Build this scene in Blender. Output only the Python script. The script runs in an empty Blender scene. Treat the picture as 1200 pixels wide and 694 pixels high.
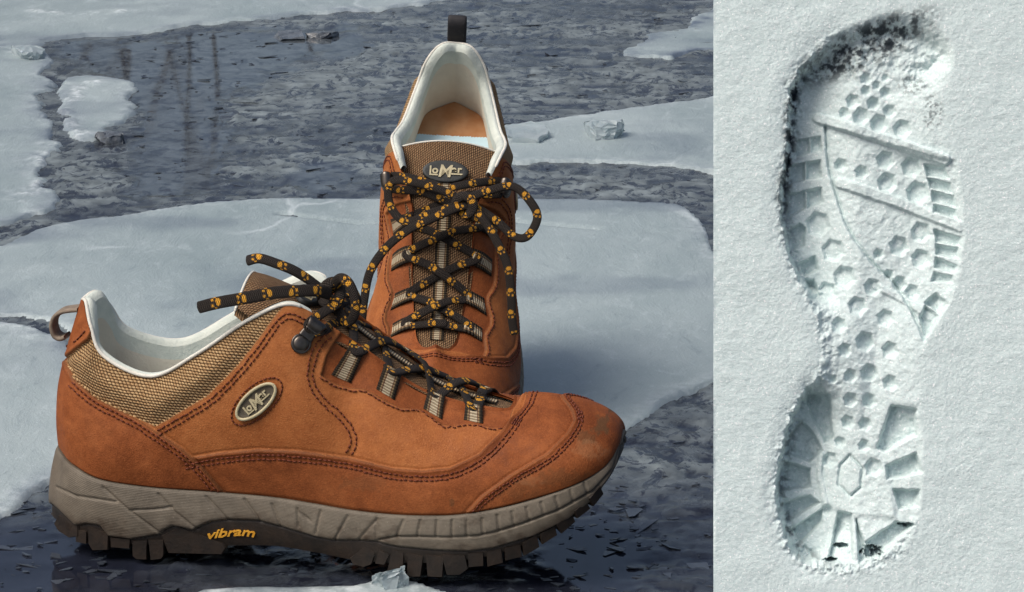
import bpy, bmesh, math, random
import numpy as np
from mathutils import Matrix, Vector
from mathutils.kdtree import KDTree
random.seed(4)
CM = 0.01
scene = bpy.context.scene
RAD = math.radians
# ------------------------------------------------------------------ camera, sky, sun, exposure
TH = RAD(14.0); DIST = 170.0; FPX = 3740.0; TZ = 14.1          # centimetres, focal length in pixels of a 1200 px wide frame
CAM = np.array([0, -DIST * math.cos(TH), TZ + DIST * math.sin(TH)])
RIGHT = np.array([1., 0, 0]); UPV = np.array([0, math.sin(TH), math.cos(TH)]); FWD = np.array([0, math.cos(TH), -math.sin(TH)])
cd = bpy.data.cameras.new('camera'); cam = bpy.data.objects.new('camera', cd); scene.collection.objects.link(cam)
cd.sensor_fit = 'HORIZONTAL'; cd.sensor_width = 36.0; cd.lens = 36.0 * FPX / 1200.0
cd.clip_start = 0.05; cd.clip_end = 400.0
cam.location = Vector(CAM * CM); cam.rotation_euler = (RAD(90) - TH, 0, 0)
scene.camera = cam
SUN_AZ = RAD(-58.0)      # measured from the camera side (-Y), negative = to the left
SUN_EL = RAD(54.0)
world = bpy.data.worlds.new('World'); scene.world = world; world.use_nodes = True
wn = world.node_tree.nodes; wl = world.node_tree.links; wn.clear()
sky = wn.new('ShaderNodeTexSky'); sky.sky_type = 'NISHITA'; sky.sun_disc = False
sun_dir = Vector((math.sin(SUN_AZ) * math.cos(SUN_EL), -math.cos(SUN_AZ) * math.cos(SUN_EL), math.sin(SUN_EL)))
sky.sun_elevation = SUN_EL; sky.sun_rotation = math.atan2(sun_dir.x, sun_dir.y)
sky.air_density = 0.9; sky.dust_density = 5.0; sky.ozone_density = 0.6
bg = wn.new('ShaderNodeBackground'); bg.inputs['Strength'].default_value = 0.12
wo = wn.new('ShaderNodeOutputWorld'); wl.new(sky.outputs[0], bg.inputs[0]); wl.new(bg.outputs[0], wo.inputs[0])
sl = bpy.data.lights.new('sun', 'SUN'); sl.energy = 2.4; sl.angle = RAD(34.0); sl.color = (1.0, 0.96, 0.90)
so = bpy.data.objects.new('sun', sl); scene.collection.objects.link(so)
so.rotation_euler = sun_dir.to_track_quat('Z', 'Y').to_euler()
vs = scene.view_settings; vs.view_transform = 'Standard'; vs.look = 'None'; vs.gamma = 1.0; vs.use_curve_mapping = False
vs.exposure = 0.0
scene.cycles.max_bounces = 6

# ------------------------------------------------------------------ numpy helpers
def rotx(a): c, s = math.cos(a), math.sin(a); return np.array([[1, 0, 0], [0, c, -s], [0, s, c]])
def roty(a): c, s = math.cos(a), math.sin(a); return np.array([[c, 0, s], [0, 1, 0], [-s, 0, c]])
def rotz(a): c, s = math.cos(a), math.sin(a); return np.array([[c, -s, 0], [s, c, 0], [0, 0, 1]])
def unit(v): v = np.asarray(v, float); return v / np.maximum(np.linalg.norm(v, axis=-1, keepdims=True), 1e-9)
class Frame:
    """local shoe frame: world = M p * k + O (cm); knows how the traced drawing relates to its coordinates"""
    def __init__(s, M, O, k=1.0): s.M, s.O, s.k = M, np.asarray(O, float), k
    def proj(s, P):
        w = (np.asarray(P, float) * s.k) @ s.M.T + s.O - CAM; d = w @ FWD
        return np.stack([600 + FPX * (w @ RIGHT) / d, 347 - FPX * (w @ UPV) / d], -1)
    def ray(s, px, py):
        d = FWD * FPX + RIGHT * (px - 600) + UPV * (347 - py)
        return (s.M.T @ (CAM - s.O)) / s.k, (s.M.T @ d) / s.k
    def at_y(s, px, py, Y):
        o, d = s.ray(px, py); return o + d * ((Y - o[1]) / d[1])
    def at_plane(s, px, py, p0, n):
        o, d = s.ray(px, py); n = np.asarray(n, float); return o + d * (np.dot(np.asarray(p0) - o, n) / np.dot(d, n))
WORLD = Frame(np.eye(3), (0, 0, 0))
def ground(px, py, z=0.0): return WORLD.at_plane(px, py, (0, 0, z), (0, 0, 1))

def hash2(ix, iy, seed):
    n = (ix.astype(np.int64) * 374761393 + iy.astype(np.int64) * 668265263 + seed * 1442695041) & 0x7fffffff
    n = ((n ^ (n >> 13)) * 1274126177) & 0x7fffffff
    n = (n ^ (n >> 16)) & 0xffff
    return n / 65535.0
def vnoise(x, y, seed=0):
    x = np.asarray(x, float); y = np.asarray(y, float)
    ix = np.floor(x); iy = np.floor(y); fx = x - ix; fy = y - iy
    fx = fx * fx * (3 - 2 * fx); fy = fy * fy * (3 - 2 * fy)
    a = hash2(ix, iy, seed); b = hash2(ix + 1, iy, seed); c = hash2(ix, iy + 1, seed); d = hash2(ix + 1, iy + 1, seed)
    return (a * (1 - fx) + b * fx) * (1 - fy) + (c * (1 - fx) + d * fx) * fy
def fbm(x, y, octs=4, seed=0, gain=0.5):
    x = np.asarray(x, float); y = np.asarray(y, float)
    t = np.zeros(np.broadcast(x, y).shape); a = 1.0; n = 0.0
    for o in range(octs):
        t = t + a * vnoise(x * 2 ** o + 17.3 * o, y * 2 ** o - 9.1 * o, seed + o); n += a; a *= gain
    return t / n
def sstep(a, b, x):
    t = np.clip((x - a) / (b - a), 0, 1); return t * t * (3 - 2 * t)
def sdf_poly(P, poly):
    """signed distance of points P (N,2) to polygon, negative inside"""
    P = np.asarray(P, float); poly = np.asarray(poly, float)
    best = np.full(len(P), 1e18); ins = np.zeros(len(P), bool)
    for i in range(len(poly)):
        a, b = poly[i], poly[(i + 1) % len(poly)]; e = b - a; w = P - a
        t = np.clip((w @ e) / max(e @ e, 1e-12), 0, 1); q = w - t[:, None] * e
        best = np.minimum(best, (q * q).sum(1))
        c = (a[1] > P[:, 1]) != (b[1] > P[:, 1])
        if abs(e[1]) > 1e-12:
            ins ^= c & (P[:, 0] < e[0] * (P[:, 1] - a[1]) / e[1] + a[0])
    d = np.sqrt(best); return np.where(ins, -d, d)
def dist_line(P, line):
    P = np.asarray(P, float); line = np.asarray(line, float); best = np.full(len(P), 1e18)
    for a, b in zip(line[:-1], line[1:]):
        e = b - a; w = P - a; t = np.clip((w @ e) / max(e @ e, 1e-12), 0, 1); q = w - t[:, None] * e
        best = np.minimum(best, (q * q).sum(1))
    return np.sqrt(best)
def catmull(pts, n, closed=False):
    """resample a smooth curve through pts to n points evenly by arc length"""
    p = np.asarray(pts, float); m = len(p); out = []
    segs = m if closed else m - 1
    for i in range(segs):
        g = (lambda k: p[k % m]) if closed else (lambda k: p[min(max(k, 0), m - 1)] if 0 <= k < m else (2 * p[0] - p[1] if k < 0 else 2 * p[-1] - p[-2]))
        p0, p1, p2, p3 = g(i - 1), g(i), g(i + 1), g(i + 2)
        for t in np.arange(24) / 24.0:
            out.append(0.5 * ((2 * p1) + (-p0 + p2) * t + (2 * p0 - 5 * p1 + 4 * p2 - p3) * t * t + (-p0 + 3 * p1 - 3 * p2 + p3) * t ** 3))
    out.append(p[0] if closed else p[-1]); out = np.array(out)
    L = np.r_[0, np.cumsum(np.linalg.norm(np.diff(out, axis=0), axis=1))]
    q = np.linspace(0, L[-1], n + 1 if closed else n)
    r = np.stack([np.interp(q, L, out[:, k]) for k in range(out.shape[1])], 1)
    return r[:-1] if closed else r
def polylen(p): return np.linalg.norm(np.diff(np.asarray(p), axis=0), axis=1).sum()
def offset_line(line, d, n=None):
    """offset a 2-D line sideways by d (positive = to the right of its direction on screen, y down)"""
    p = catmull(line, n or max(8, int(polylen(line) / 3)))
    t = unit(np.gradient(p, axis=0)); return p + d * np.stack([-t[:, 1], t[:, 0]], 1)

# ------------------------------------------------------------------ mesh / object helpers
def link(o, parent=None):
    scene.collection.objects.link(o)
    if parent is not None: o.parent = parent
    return o
def raw_mesh(name, V, F, uv=None, attrs=None, smooth=True):
    """V in cm; F (n,4) quads or (n,3) tris or list of both"""
    Fs = F if isinstance(F, list) else [F]
    Fs = [np.asarray(f, np.int32) for f in Fs if len(f)]
    me = bpy.data.meshes.new(name); V = np.asarray(V, float)
    nl = sum(f.size for f in Fs); npoly = sum(len(f) for f in Fs)
    me.vertices.add(len(V)); me.vertices.foreach_set('co', (V * CM).astype(np.float32).ravel())
    me.loops.add(nl); me.polygons.add(npoly)
    lv = np.concatenate([f.ravel() for f in Fs]); me.loops.foreach_set('vertex_index', lv)
    tot = np.concatenate([np.full(len(f), f.shape[1], np.int32) for f in Fs])
    st = np.r_[0, np.cumsum(tot)[:-1]].astype(np.int32)
    me.polygons.foreach_set('loop_start', st); me.polygons.foreach_set('loop_total', tot)
    me.polygons.foreach_set('use_smooth', np.full(npoly, smooth))
    if uv is not None:
        l = me.uv_layers.new(name='UVMap'); l.data.foreach_set('uv', np.asarray(uv, np.float32)[lv].ravel())
    for k, a in (attrs or {}).items():
        at = me.attributes.new(k, 'FLOAT', 'POINT'); at.data.foreach_set('value', np.asarray(a, np.float32))
    me.update(calc_edges=True); me.validate()
    return me
def mesh_obj(name, V, F, mat, parent=None, uv=None, attrs=None, smooth=True):
    me = raw_mesh(name, V, F, uv, attrs, smooth); me.materials.append(mat)
    return link(bpy.data.objects.new(name, me), parent)
def sub_mesh(V, F, mask):
    f = F[mask]; used, inv = np.unique(f.ravel(), return_inverse=True)
    return used, inv.reshape(f.shape)
def grid_faces(n, m, wrap_n=False, wrap_m=False):
    i = np.arange(n if wrap_n else n - 1); j = np.arange(m if wrap_m else m - 1)
    I, J = np.meshgrid(i, j, indexing='ij'); I2 = (I + 1) % n; J2 = (J + 1) % m
    return np.stack([I * m + J, I2 * m + J, I2 * m + J2, I * m + J2], -1).reshape(-1, 4)
class Soup:
    """collects pieces of ONE part"""
    def __init__(s): s.V = []; s.F = []; s.T = []; s.UV = []; s.n = 0
    def add(s, V, quads=None, tris=None, uv=None):
        V = np.asarray(V, float)
        if quads is not None and len(quads): s.F.append(np.asarray(quads) + s.n)
        if tris is not None and len(tris): s.T.append(np.asarray(tris) + s.n)
        s.V.append(V); s.UV.append(np.zeros((len(V), 2)) if uv is None else uv); s.n += len(V)
    def build(s, name, mat, parent=None, smooth=True, mirror=False):
        V = np.concatenate(s.V); fs = []
        for L in (s.F, s.T):
            if L:
                f = np.concatenate(L); fs.append(f[:, ::-1] if mirror else f)
        if mirror: V = V * [1, -1, 1]
        return mesh_obj(name, V, fs, mat, parent, uv=np.concatenate(s.UV), smooth=smooth)
def sweep(path, a, b, nrm, nround=12, taper=0.0, sq=2.0):
    """superellipse section (half-width a along side, half-height b along nrm) along a path; returns V, quads, uv, tris"""
    p = np.asarray(path, float); n = len(p)
    t = unit(np.gradient(p, axis=0)); nr = np.broadcast_to(np.asarray(nrm, float), p.shape)
    nr = unit(nr - (nr * t).sum(1, keepdims=True) * t); sd = np.cross(t, nr)
    ang = np.linspace(0, 2 * np.pi, nround, endpoint=False); c, s_ = np.cos(ang), np.sin(ang)
    cx = np.sign(c) * np.abs(c) ** (2 / sq); cy = np.sign(s_) * np.abs(s_) ** (2 / sq)
    L = np.r_[0, np.cumsum(np.linalg.norm(np.diff(p, axis=0), axis=1))]
    sc = np.ones(n)
    if taper > 0: e = np.minimum(L, L[-1] - L); sc = np.sqrt(np.clip(1 - (1 - np.clip(e / taper, 0, 1)) ** 2, 0.02, 1))
    av = np.broadcast_to(np.asarray(a, float), (n,)); bv = np.broadcast_to(np.asarray(b, float), (n,))
    V = p[:, None] + (sd[:, None] * cx[None, :, None] * (av * sc)[:, None, None] + nr[:, None] * cy[None, :, None] * (bv * sc)[:, None, None])
    uv = np.stack([np.repeat(L[:, None], nround, 1), np.repeat((ang / 2 / np.pi)[None], n, 0)], -1)
    V = V.reshape(-1, 3); q = grid_faces(n, nround, False, True)[:, ::-1]
    k = len(V); V = np.r_[V, p[:1], p[-1:]]; uvf = np.r_[uv.reshape(-1, 2), [[0, 0]], [[L[-1], 0]]]
    j = np.arange(nround); j2 = (j + 1) % nround
    tr = np.r_[np.stack([np.full(nround, k), j, j2], 1), np.stack([np.full(nround, k + 1), (n - 1) * nround + j2, (n - 1) * nround + j], 1)]
    return V, q, uvf, tr
def smooth_normals(G):
    du = np.gradient(G, axis=0); dv = np.gradient(G, axis=1); return unit(np.cross(du, dv))

# ------------------------------------------------------------------ materials
def srgb(r, g, b):
    f = lambda c: (c / 255 / 12.92) if c / 255 <= 0.04045 else ((c / 255 + 0.055) / 1.055) ** 2.4
    return (f(r), f(g), f(b), 1.0)
def new_mat(name, rough=0.6, spec=0.5, color=(0.5, 0.5, 0.5, 1), metallic=0.0):
    m = bpy.data.materials.new(name); m.use_nodes = True; nt = m.node_tree
    b = nt.nodes['Principled BSDF']; b.inputs['Roughness'].default_value = rough
    b.inputs['Specular IOR Level'].default_value = spec; b.inputs['Base Color'].default_value = color
    b.inputs['Metallic'].default_value = metallic
    return m, nt, b
def nd(nt, t, **k):
    n = nt.nodes.new(t)
    for a, v in k.items(): setattr(n, a, v)
    return n
def val(nt, sock, v):
    if hasattr(v, 'links') or isinstance(v, bpy.types.NodeSocket): nt.links.new(v, sock)
    else: sock.default_value = v
def noise(nt, vec, scale, detail=4, rough=0.55, dist=0.0):
    n = nd(nt, 'ShaderNodeTexNoise'); n.inputs['Scale'].default_value = scale; n.inputs['Detail'].default_value = detail
    n.inputs['Roughness'].default_value = rough; n.inputs['Distortion'].default_value = dist
    if vec is not None: nt.links.new(vec, n.inputs['Vector'])
    return n.outputs['Fac']
def ramp(nt, fac, stops, interp='LINEAR'):
    r = nd(nt, 'ShaderNodeValToRGB'); r.color_ramp.interpolation = interp
    e = r.color_ramp.elements
    while len(e) < len(stops): e.new(0.5)
    for i, (p, c) in enumerate(stops):
        e[i].position = p; e[i].color = c if len(c) == 4 else (*c, 1)
    nt.links.new(fac, r.inputs[0]); return r.outputs[0]
def mix(nt, fac, a, b, mode='MIX'):
    n = nd(nt, 'ShaderNodeMix', data_type='RGBA', blend_type=mode)
    val(nt, n.inputs[0], fac); val(nt, n.inputs[6], a); val(nt, n.inputs[7], b); return n.outputs[2]
def math_(nt, op, a, b=0.0, c=None):
    n = nd(nt, 'ShaderNodeMath', operation=op); val(nt, n.inputs[0], a); val(nt, n.inputs[1], b)
    if c is not None: val(nt, n.inputs[2], c)
    return n.outputs[0]
def bump(nt, h, strength, dist, normal=None):
    n = nd(nt, 'ShaderNodeBump'); val(nt, n.inputs['Strength'], strength); n.inputs['Distance'].default_value = dist
    nt.links.new(h, n.inputs['Height'])
    if normal is not None: nt.links.new(normal, n.inputs['Normal'])
    return n.outputs[0]
def objco(nt): return nd(nt, 'ShaderNodeTexCoord').outputs['Object']
def uvco(nt): return nd(nt, 'ShaderNodeTexCoord').outputs['UV']
def attr(nt, name): return nd(nt, 'ShaderNodeAttribute', attribute_name=name).outputs['Fac']
def gray(v): return (v, v, v, 1)

def mat_leather(name, base, dark, light):
    m, nt, b = new_mat(name, 0.6, 0.3); co = objco(nt)
    big = noise(nt, co, 16, 8, 0.72, 0.4); mid = noise(nt, co, 170, 5, 0.7); fine = noise(nt, co, 1100, 3, 0.65)
    c = ramp(nt, big, [(0.34, dark), (0.50, base), (0.68, light)])
    c = mix(nt, ramp(nt, mid, [(0.35, gray(0.5)), (0.62, gray(0.0))]), c, dark)
    c = mix(nt, ramp(nt, fine, [(0.52, gray(0)), (0.72, gray(0.5))]), c, light)
    c = mix(nt, ramp(nt, fine, [(0.28, gray(0.5)), (0.44, gray(0))]), c, dark)
    st = attr(nt, 'stain'); c = mix(nt, st, c, srgb(92, 66, 42))
    sc = attr(nt, 'scuff'); c = mix(nt, sc, c, srgb(186, 138, 98))
    nt.links.new(c, b.inputs['Base Color'])
    nt.links.new(ramp(nt, mid, [(0.3, gray(0.55)), (0.7, gray(0.78))]), b.inputs['Roughness'])
    vor = nd(nt, 'ShaderNodeTexVoronoi', feature='DISTANCE_TO_EDGE'); vor.inputs['Scale'].default_value = 700; nt.links.new(co, vor.inputs['Vector'])
    h = math_(nt, 'ADD', math_(nt, 'MULTIPLY', fine, 0.5), math_(nt, 'MULTIPLY', vor.outputs[0], 0.7))
    n1 = bump(nt, h, 0.55, 0.0005); n2 = bump(nt, noise(nt, co, 70, 6, 0.65), 0.3, 0.0016, n1)
    nt.links.new(n2, b.inputs['Normal'])
    b.inputs['Specular IOR Level'].default_value = 0.18
    return m
def mat_weave(name, thread, thread2, gap, bw=0.23, rh=0.155):
    m, nt, b = new_mat(name, 0.8, 0.25); uv = uvco(nt)
    nz = nd(nt, 'ShaderNodeTexNoise'); nz.inputs['Scale'].default_value = 1.6; nt.links.new(uv, nz.inputs['Vector'])
    ns = nd(nt, 'ShaderNodeVectorMath', operation='MULTIPLY_ADD'); nt.links.new(nz.outputs['Color'], ns.inputs[0]); ns.inputs[1].default_value = (0.12, 0.12, 0); nt.links.new(uv, ns.inputs[2])
    sx = nd(nt, 'ShaderNodeSeparateXYZ'); nt.links.new(ns.outputs[0], sx.inputs[0])
    v = math_(nt, 'DIVIDE', sx.outputs[1], rh); row = math_(nt, 'FLOOR', v); fv = math_(nt, 'SUBTRACT', math_(nt, 'FRACT', v), 0.5)
    u = math_(nt, 'ADD', math_(nt, 'DIVIDE', sx.outputs[0], bw), math_(nt, 'MULTIPLY', row, 0.5))
    fu = math_(nt, 'ADD', math_(nt, 'SUBTRACT', math_(nt, 'FRACT', u), 0.5), math_(nt, 'MULTIPLY', fv, 0.35))
    q = math_(nt, 'ADD', math_(nt, 'POWER', math_(nt, 'ABSOLUTE', math_(nt, 'DIVIDE', fu, 0.50)), 2.4), math_(nt, 'POWER', math_(nt, 'ABSOLUTE', math_(nt, 'DIVIDE', fv, 0.46)), 2.0))
    h = math_(nt, 'SUBTRACT', 1.0, q)
    wn_ = nd(nt, 'ShaderNodeTexWhiteNoise'); cv = nd(nt, 'ShaderNodeCombineXYZ'); nt.links.new(math_(nt, 'FLOOR', u), cv.inputs[0]); nt.links.new(row, cv.inputs[1]); nt.links.new(cv.outputs[0], wn_.inputs['Vector'])
    tc = mix(nt, wn_.outputs['Value'], thread, thread2)
    c = mix(nt, ramp(nt, h, [(0.0, gray(0)), (0.55, gray(1))]), gap, tc)
    c = mix(nt, math_(nt, 'MULTIPLY', noise(nt, uv, 14, 3), 0.45), c, gap)
    nt.links.new(c, b.inputs['Base Color'])
    n1 = bump(nt, h, 0.8, 0.0007); n2 = bump(nt, noise(nt, uv, 40, 2), 0.4, 0.0003, n1); nt.links.new(n2, b.inputs['Normal'])
    return m
def mat_simple(name, c1, c2, scale, rough=0.6, bstr=0.3, bdist=0.0005, bscale=None, spec=0.4, metallic=0.0, detail=4):
    m, nt, b = new_mat(name, rough, spec, metallic=metallic); co = objco(nt)
    n = noise(nt, co, scale, detail, 0.6); nt.links.new(ramp(nt, n, [(0.3, c1), (0.7, c2)]), b.inputs['Base Color'])
    nt.links.new(bump(nt, noise(nt, co, bscale or scale * 4, 4, 0.6), bstr, bdist), b.inputs['Normal']); return m
M = {}
M['leather'] = mat_leather('quarter_leather', srgb(166, 100, 54), srgb(138, 77, 38), srgb(186, 121, 72))
M['leather2'] = mat_leather('overlay_leather', srgb(142, 78, 40), srgb(106, 54, 25), srgb(163, 96, 54))
M['weave'] = mat_weave('collar_weave', srgb(206, 174, 128), srgb(184, 148, 104), srgb(104, 72, 42))
M['tongue'] = mat_weave('tongue_weave', srgb(166, 134, 98), srgb(146, 112, 80), srgb(84, 60, 40), 0.18, 0.12)
M['piping'] = mat_simple('white_piping', srgb(206, 202, 190), srgb(226, 223, 212), 200, 0.9, 0.6, 0.0005, 900, 0.1)
M['lining'] = mat_simple('lining_cloth', srgb(198, 189, 172), srgb(220, 212, 196), 30, 0.95, 0.5, 0.0008, 600, 0.1)
M['rimlining'] = mat_simple('rim_cloth', srgb(186, 194, 186), srgb(212, 216, 206), 90, 0.95, 0.6, 0.0008, 700, 0.1)
M['insole'] = mat_simple('insole_cloth', srgb(150, 92, 48), srgb(196, 160, 120), 22, 0.85, 0.2, 0.0005, 700)
M['insolepad'] = mat_simple('insole_pad', srgb(176, 204, 214), srgb(196, 220, 226), 30, 0.85)
M['thread'] = mat_simple('thread', srgb(92, 38, 18), srgb(112, 52, 26), 300, 0.6)
M['midsole'] = None; M['outsole'] = mat_simple('outsole_rubber', srgb(26, 20, 15), srgb(46, 35, 26), 120, 0.6, 0.5, 0.0006, 500)
M['gunmetal'] = mat_simple('gunmetal', srgb(84, 78, 72), srgb(104, 97, 90), 200, 0.34, 0.1, 0.0002, None, 0.5, 1.0)
M['badgebed'] = mat_simple('badge_bed', srgb(78, 70, 58), srgb(98, 90, 76), 500, 0.5, 0.6, 0.0003, 1800)
M['badgerim'] = mat_simple('badge_rim', srgb(176, 164, 130), srgb(196, 184, 150), 300, 0.45)
M['yellow'] = mat_simple('yellow_rubber', srgb(214, 150, 40), srgb(232, 172, 60), 200, 0.55)
M['blackpatch'] = mat_simple('black_patch', srgb(34, 36, 36), srgb(48, 50, 48), 200, 0.5)
M['looptab'] = mat_simple('dark_tape', srgb(28, 28, 32), srgb(44, 42, 44), 300, 0.75)
M['looptab2'] = mat_simple('grey_tape', srgb(112, 98, 84), srgb(140, 126, 110), 300, 0.8)
def mat_midsole():
    m, nt, b = new_mat('midsole_rubber', 0.62, 0.35); co = objco(nt); uv = uvco(nt)
    c = ramp(nt, noise(nt, co, 70, 6, 0.65), [(0.3, srgb(88, 80, 69)), (0.55, srgb(108, 99, 86)), (0.8, srgb(126, 116, 102))])
    grit = noise(nt, co, 900, 2, 0.5); c = mix(nt, ramp(nt, grit, [(0.68, gray(0)), (0.8, gray(0.4))]), c, srgb(186, 176, 160))
    c = mix(nt, ramp(nt, noise(nt, co, 35, 5, 0.7), [(0.55, gray(0)), (0.75, gray(0.5))]), c, srgb(84, 68, 52))
    c = mix(nt, attr(nt, 'grime'), c, srgb(58, 44, 32))
    nt.links.new(c, b.inputs['Base Color'])
    wv = nd(nt, 'ShaderNodeTexWave', wave_type='BANDS', bands_direction='Y'); wv.inputs['Scale'].default_value = 4.0; wv.inputs['Distortion'].default_value = 1.5
    nt.links.new(uv, wv.inputs['Vector'])
    n1 = bump(nt, wv.outputs['Fac'], 0.22, 0.0006); n2 = bump(nt, noise(nt, co, 500, 4, 0.6), 0.4, 0.0006, n1); nt.links.new(n2, b.inputs['Normal'])
    return m
M['midsole'] = mat_midsole()
def mat_webbing():
    m, nt, b = new_mat('webbing', 0.75, 0.3); uv = uvco(nt)
    sx = nd(nt, 'ShaderNodeSeparateXYZ'); nt.links.new(uv, sx.inputs[0])
    across = sx.outputs[0]; along = sx.outputs[1]
    rib = math_(nt, 'SINE', math_(nt, 'MULTIPLY', along, 2 * math.pi / 0.15))
    ribf = math_(nt, 'MULTIPLY_ADD', rib, 0.5, 0.5)
    c = mix(nt, ribf, srgb(124, 108, 84), srgb(192, 178, 150))
    edge = ramp(nt, across, [(0.0, srgb(58, 52, 44)), (0.15, srgb(74, 66, 54)), (0.2, srgb(214, 200, 176)), (0.28, srgb(130, 70, 52)), (0.32, gray(1)), (0.68, gray(1)), (0.72, srgb(130, 70, 52)), (0.78, srgb(214, 200, 176)), (0.84, srgb(74, 66, 54)), (1.0, srgb(58, 52, 44))])
    c = mix(nt, 1.0, c, edge, 'MULTIPLY'); nt.links.new(c, b.inputs['Base Color'])
    nt.links.new(bump(nt, ribf, 0.8, 0.0006), b.inputs['Normal']); return m
M['webbing'] = mat_webbing()
def mat_lace():
    m, nt, b = new_mat('lace_cord', 0.72, 0.3); uv = uvco(nt)
    sx = nd(nt, 'ShaderNodeSeparateXYZ'); nt.links.new(uv, sx.inputs[0])
    a = math_(nt, 'SINE', math_(nt, 'MULTIPLY', sx.outputs[0], 2 * math.pi / 0.11)); d = math_(nt, 'SINE', math_(nt, 'MULTIPLY', sx.outputs[1], 2 * math.pi * 12))
    w = math_(nt, 'MULTIPLY', a, d); wf = math_(nt, 'MULTIPLY_ADD', w, 0.5, 0.5)
    blk = mix(nt, wf, srgb(14, 12, 11), srgb(58, 49, 42)); yel = mix(nt, wf, srgb(176, 112, 22), srgb(236, 176, 58))
    nt.links.new(mix(nt, attr(nt, 'paw'), blk, yel), b.inputs['Base Color'])
    nt.links.new(bump(nt, wf, 0.9, 0.0006), b.inputs['Normal']); return m
M['lace'] = mat_lace()

# ------------------------------------------------------------------ shoe: traced drawing -> local surface
FR = Frame(rotz(RAD(-9)) @ roty(RAD(1.2)), (-9.4, 0, 0.0))
def fy(px, py, Y): return FR.at_y(px, py, Y)
# stations heel -> toe along the lateral side: feather edge, opening edge, sole bottom edge (drawing x, y, depth)
ST = [
 ((72,522,0),   (97,351,0),     (60,602,0)),
 ((78,537,-1.6),(100,355,-1.05), (67,612,-1.8)),
 ((90,548,-2.7),(106,384,-1.95), (82,624,-2.9)),
 ((120,563,-3.45),(122,419,-2.5),(120,636,-3.6)),
 ((180,572,-3.65),(176,442,-3.2),(185,640,-3.85)),
 ((250,577,-3.7),(230,416,-3.55),(255,641,-3.9)),
 ((318,583,-3.9),(293,375,-3.65),(318,641,-4.1)),
 ((370,591,-4.3),(345,358,-3.25),(370,649,-4.5)),
 ((410,598,-4.6),(402,391,-2.1),(410,657,-4.8)),
 ((453,603,-4.95),(442,418,-1.95),(453,661,-5.2)),
 ((500,605,-5.15),(490,452,-1.75),(500,661,-5.4)),
 ((545,603,-5.15),(540,470,-1.5),(545,658,-5.4)),
 ((602,592,-4.9),(578,477,-1.25),(604,644,-5.15)),
 ((665,572,-4.2),(594,478,-.9),(668,612,-4.4)),
 ((703,550,-2.9),(599,475,-.6),(704,577,-3.2)),
 ((721,524,-1.3),(602,469,-.3),(723,545,-1.5)),
 ((726,505,0.4),(603,463,0),(728,523,.4)),
]
P1 = [(-.4,0,3),(-.4,-.3,3),(-.2,-.4,2.6),(0,-.5,2.2),(0,-.5,2),(0,-.6,2.4),(0,-.7,3),(0,-.7,3.2),(0,-.55,3),(0,-.45,2.8),(0,-.4,2.6),(0,-.35,2.5),(.1,-.3,2.4),(.35,-.3,2.0),(.3,-.2,1.7),(.2,-.1,1.3),(.1,0,1.0)]
P2 = [(-1.,0,-3.5),(-.9,-.3,-3.2),(-.5,-.5,-2.6),(0,-.5,-2.2),(0,-.55,-2),(0,-.7,-2.4),(0,-.9,-3),(.2,-1.3,-3),(.5,-1.6,-2.2),(.45,-1.8,-1.5),(.4,-2.0,-1.0),(.5,-2.1,-.5),(.8,-2.0,-.1),(1.5,-1.5,.25),(2.1,-1.0,.5),(2.4,-.5,.55),(2.5,0,.55)]
def stations():
    rows = []
    for (f, o, b), p1, p2 in zip(ST, P1, P2):
        rows.append(np.r_[fy(*f), fy(*o), fy(*b), p1, p2])
    lat = np.array(rows); med = lat[1:-1][::-1].copy()
    ysc = np.interp(np.arange(len(ST)), [0, 4, 6, 8, 10, 12, 14, 16], [1, .98, .88, .84, .93, 1.0, 1.12, 1.1])[1:-1][::-1]
    for k in (1, 4, 7, 10, 13): med[:, k] *= -1
    med[:, 1] *= ysc; med[:, 7] *= ysc
    med[:, 5] += np.interp(np.arange(len(ST)), [0, 2, 4, 6, 8, 16], [0, .15, .35, .2, 0, 0])[1:-1][::-1]
    return np.r_[lat, med]
NS, NT = 1040, 170
_st = stations()
# even spacing by the average of feather and opening arc length
_d = catmull(_st, NS * 2, True)
RING = _d[::2]
Fe, Op, Bo, T1, T2 = (RING[:, i:i + 3] for i in (0, 3, 6, 9, 12))
tt = np.linspace(0, 1, NT)[None, :, None]
c0, c1, c2, c3 = Fe[:, None], (Fe + T1)[:, None], (Op + T2)[:, None], Op[:, None]
BASE = (1 - tt) ** 3 * c0 + 3 * (1 - tt) ** 2 * tt * c1 + 3 * (1 - tt) * tt ** 2 * c2 + tt ** 3 * c3
_ext = np.concatenate([BASE[-3:], BASE, BASE[:3]], 0)
NRM = smooth_normals(_ext)[3:-3]
if (NRM[NS // 4, 40] * [0, -1, 0]).sum() < 0: NRM = -NRM
SIDE = np.where(BASE[..., 1] < 0, 1.0, -1.0)                       # lateral +1, medial -1
def draw_xy(P):                                                       # both sides use the traced lateral drawing, mirrored
    Q = P.copy(); Q[..., 1] = -np.abs(Q[..., 1]); return FR.proj(Q.reshape(-1, 3))
PX = draw_xy(BASE)
B_EDGE = [(75,419),(87.5,445),(113,467),(144.5,483),(163.5,493),(188,509),(213,526),(237.5,548),(262,577)]
Q_EDGE = [(182,500),(198,491),(243,464),(278,429),(303,397),(319,375),(338,352)]
A_EDGE = [(216,538),(256,531),(302,527),(349,529),(409,537),(459,549),(495,552),(527,549),(561,533),(589,505),(603,484),(607,467)]
SCALLOP = [(377,440),(390,448.5),(409,455),(426,456),(439,462),(451,469),(470,478),(491.6,479),(503,485),(517.6,496),(530.5,498.5),(548,495.6),(562,497),(576.6,500.7),(590,500.5)]
F_EDGE = [(547,600),(565,581),(599,557),(641,533),(665,509),(673,494),(672,482),(660,468),(644,456)]
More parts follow.
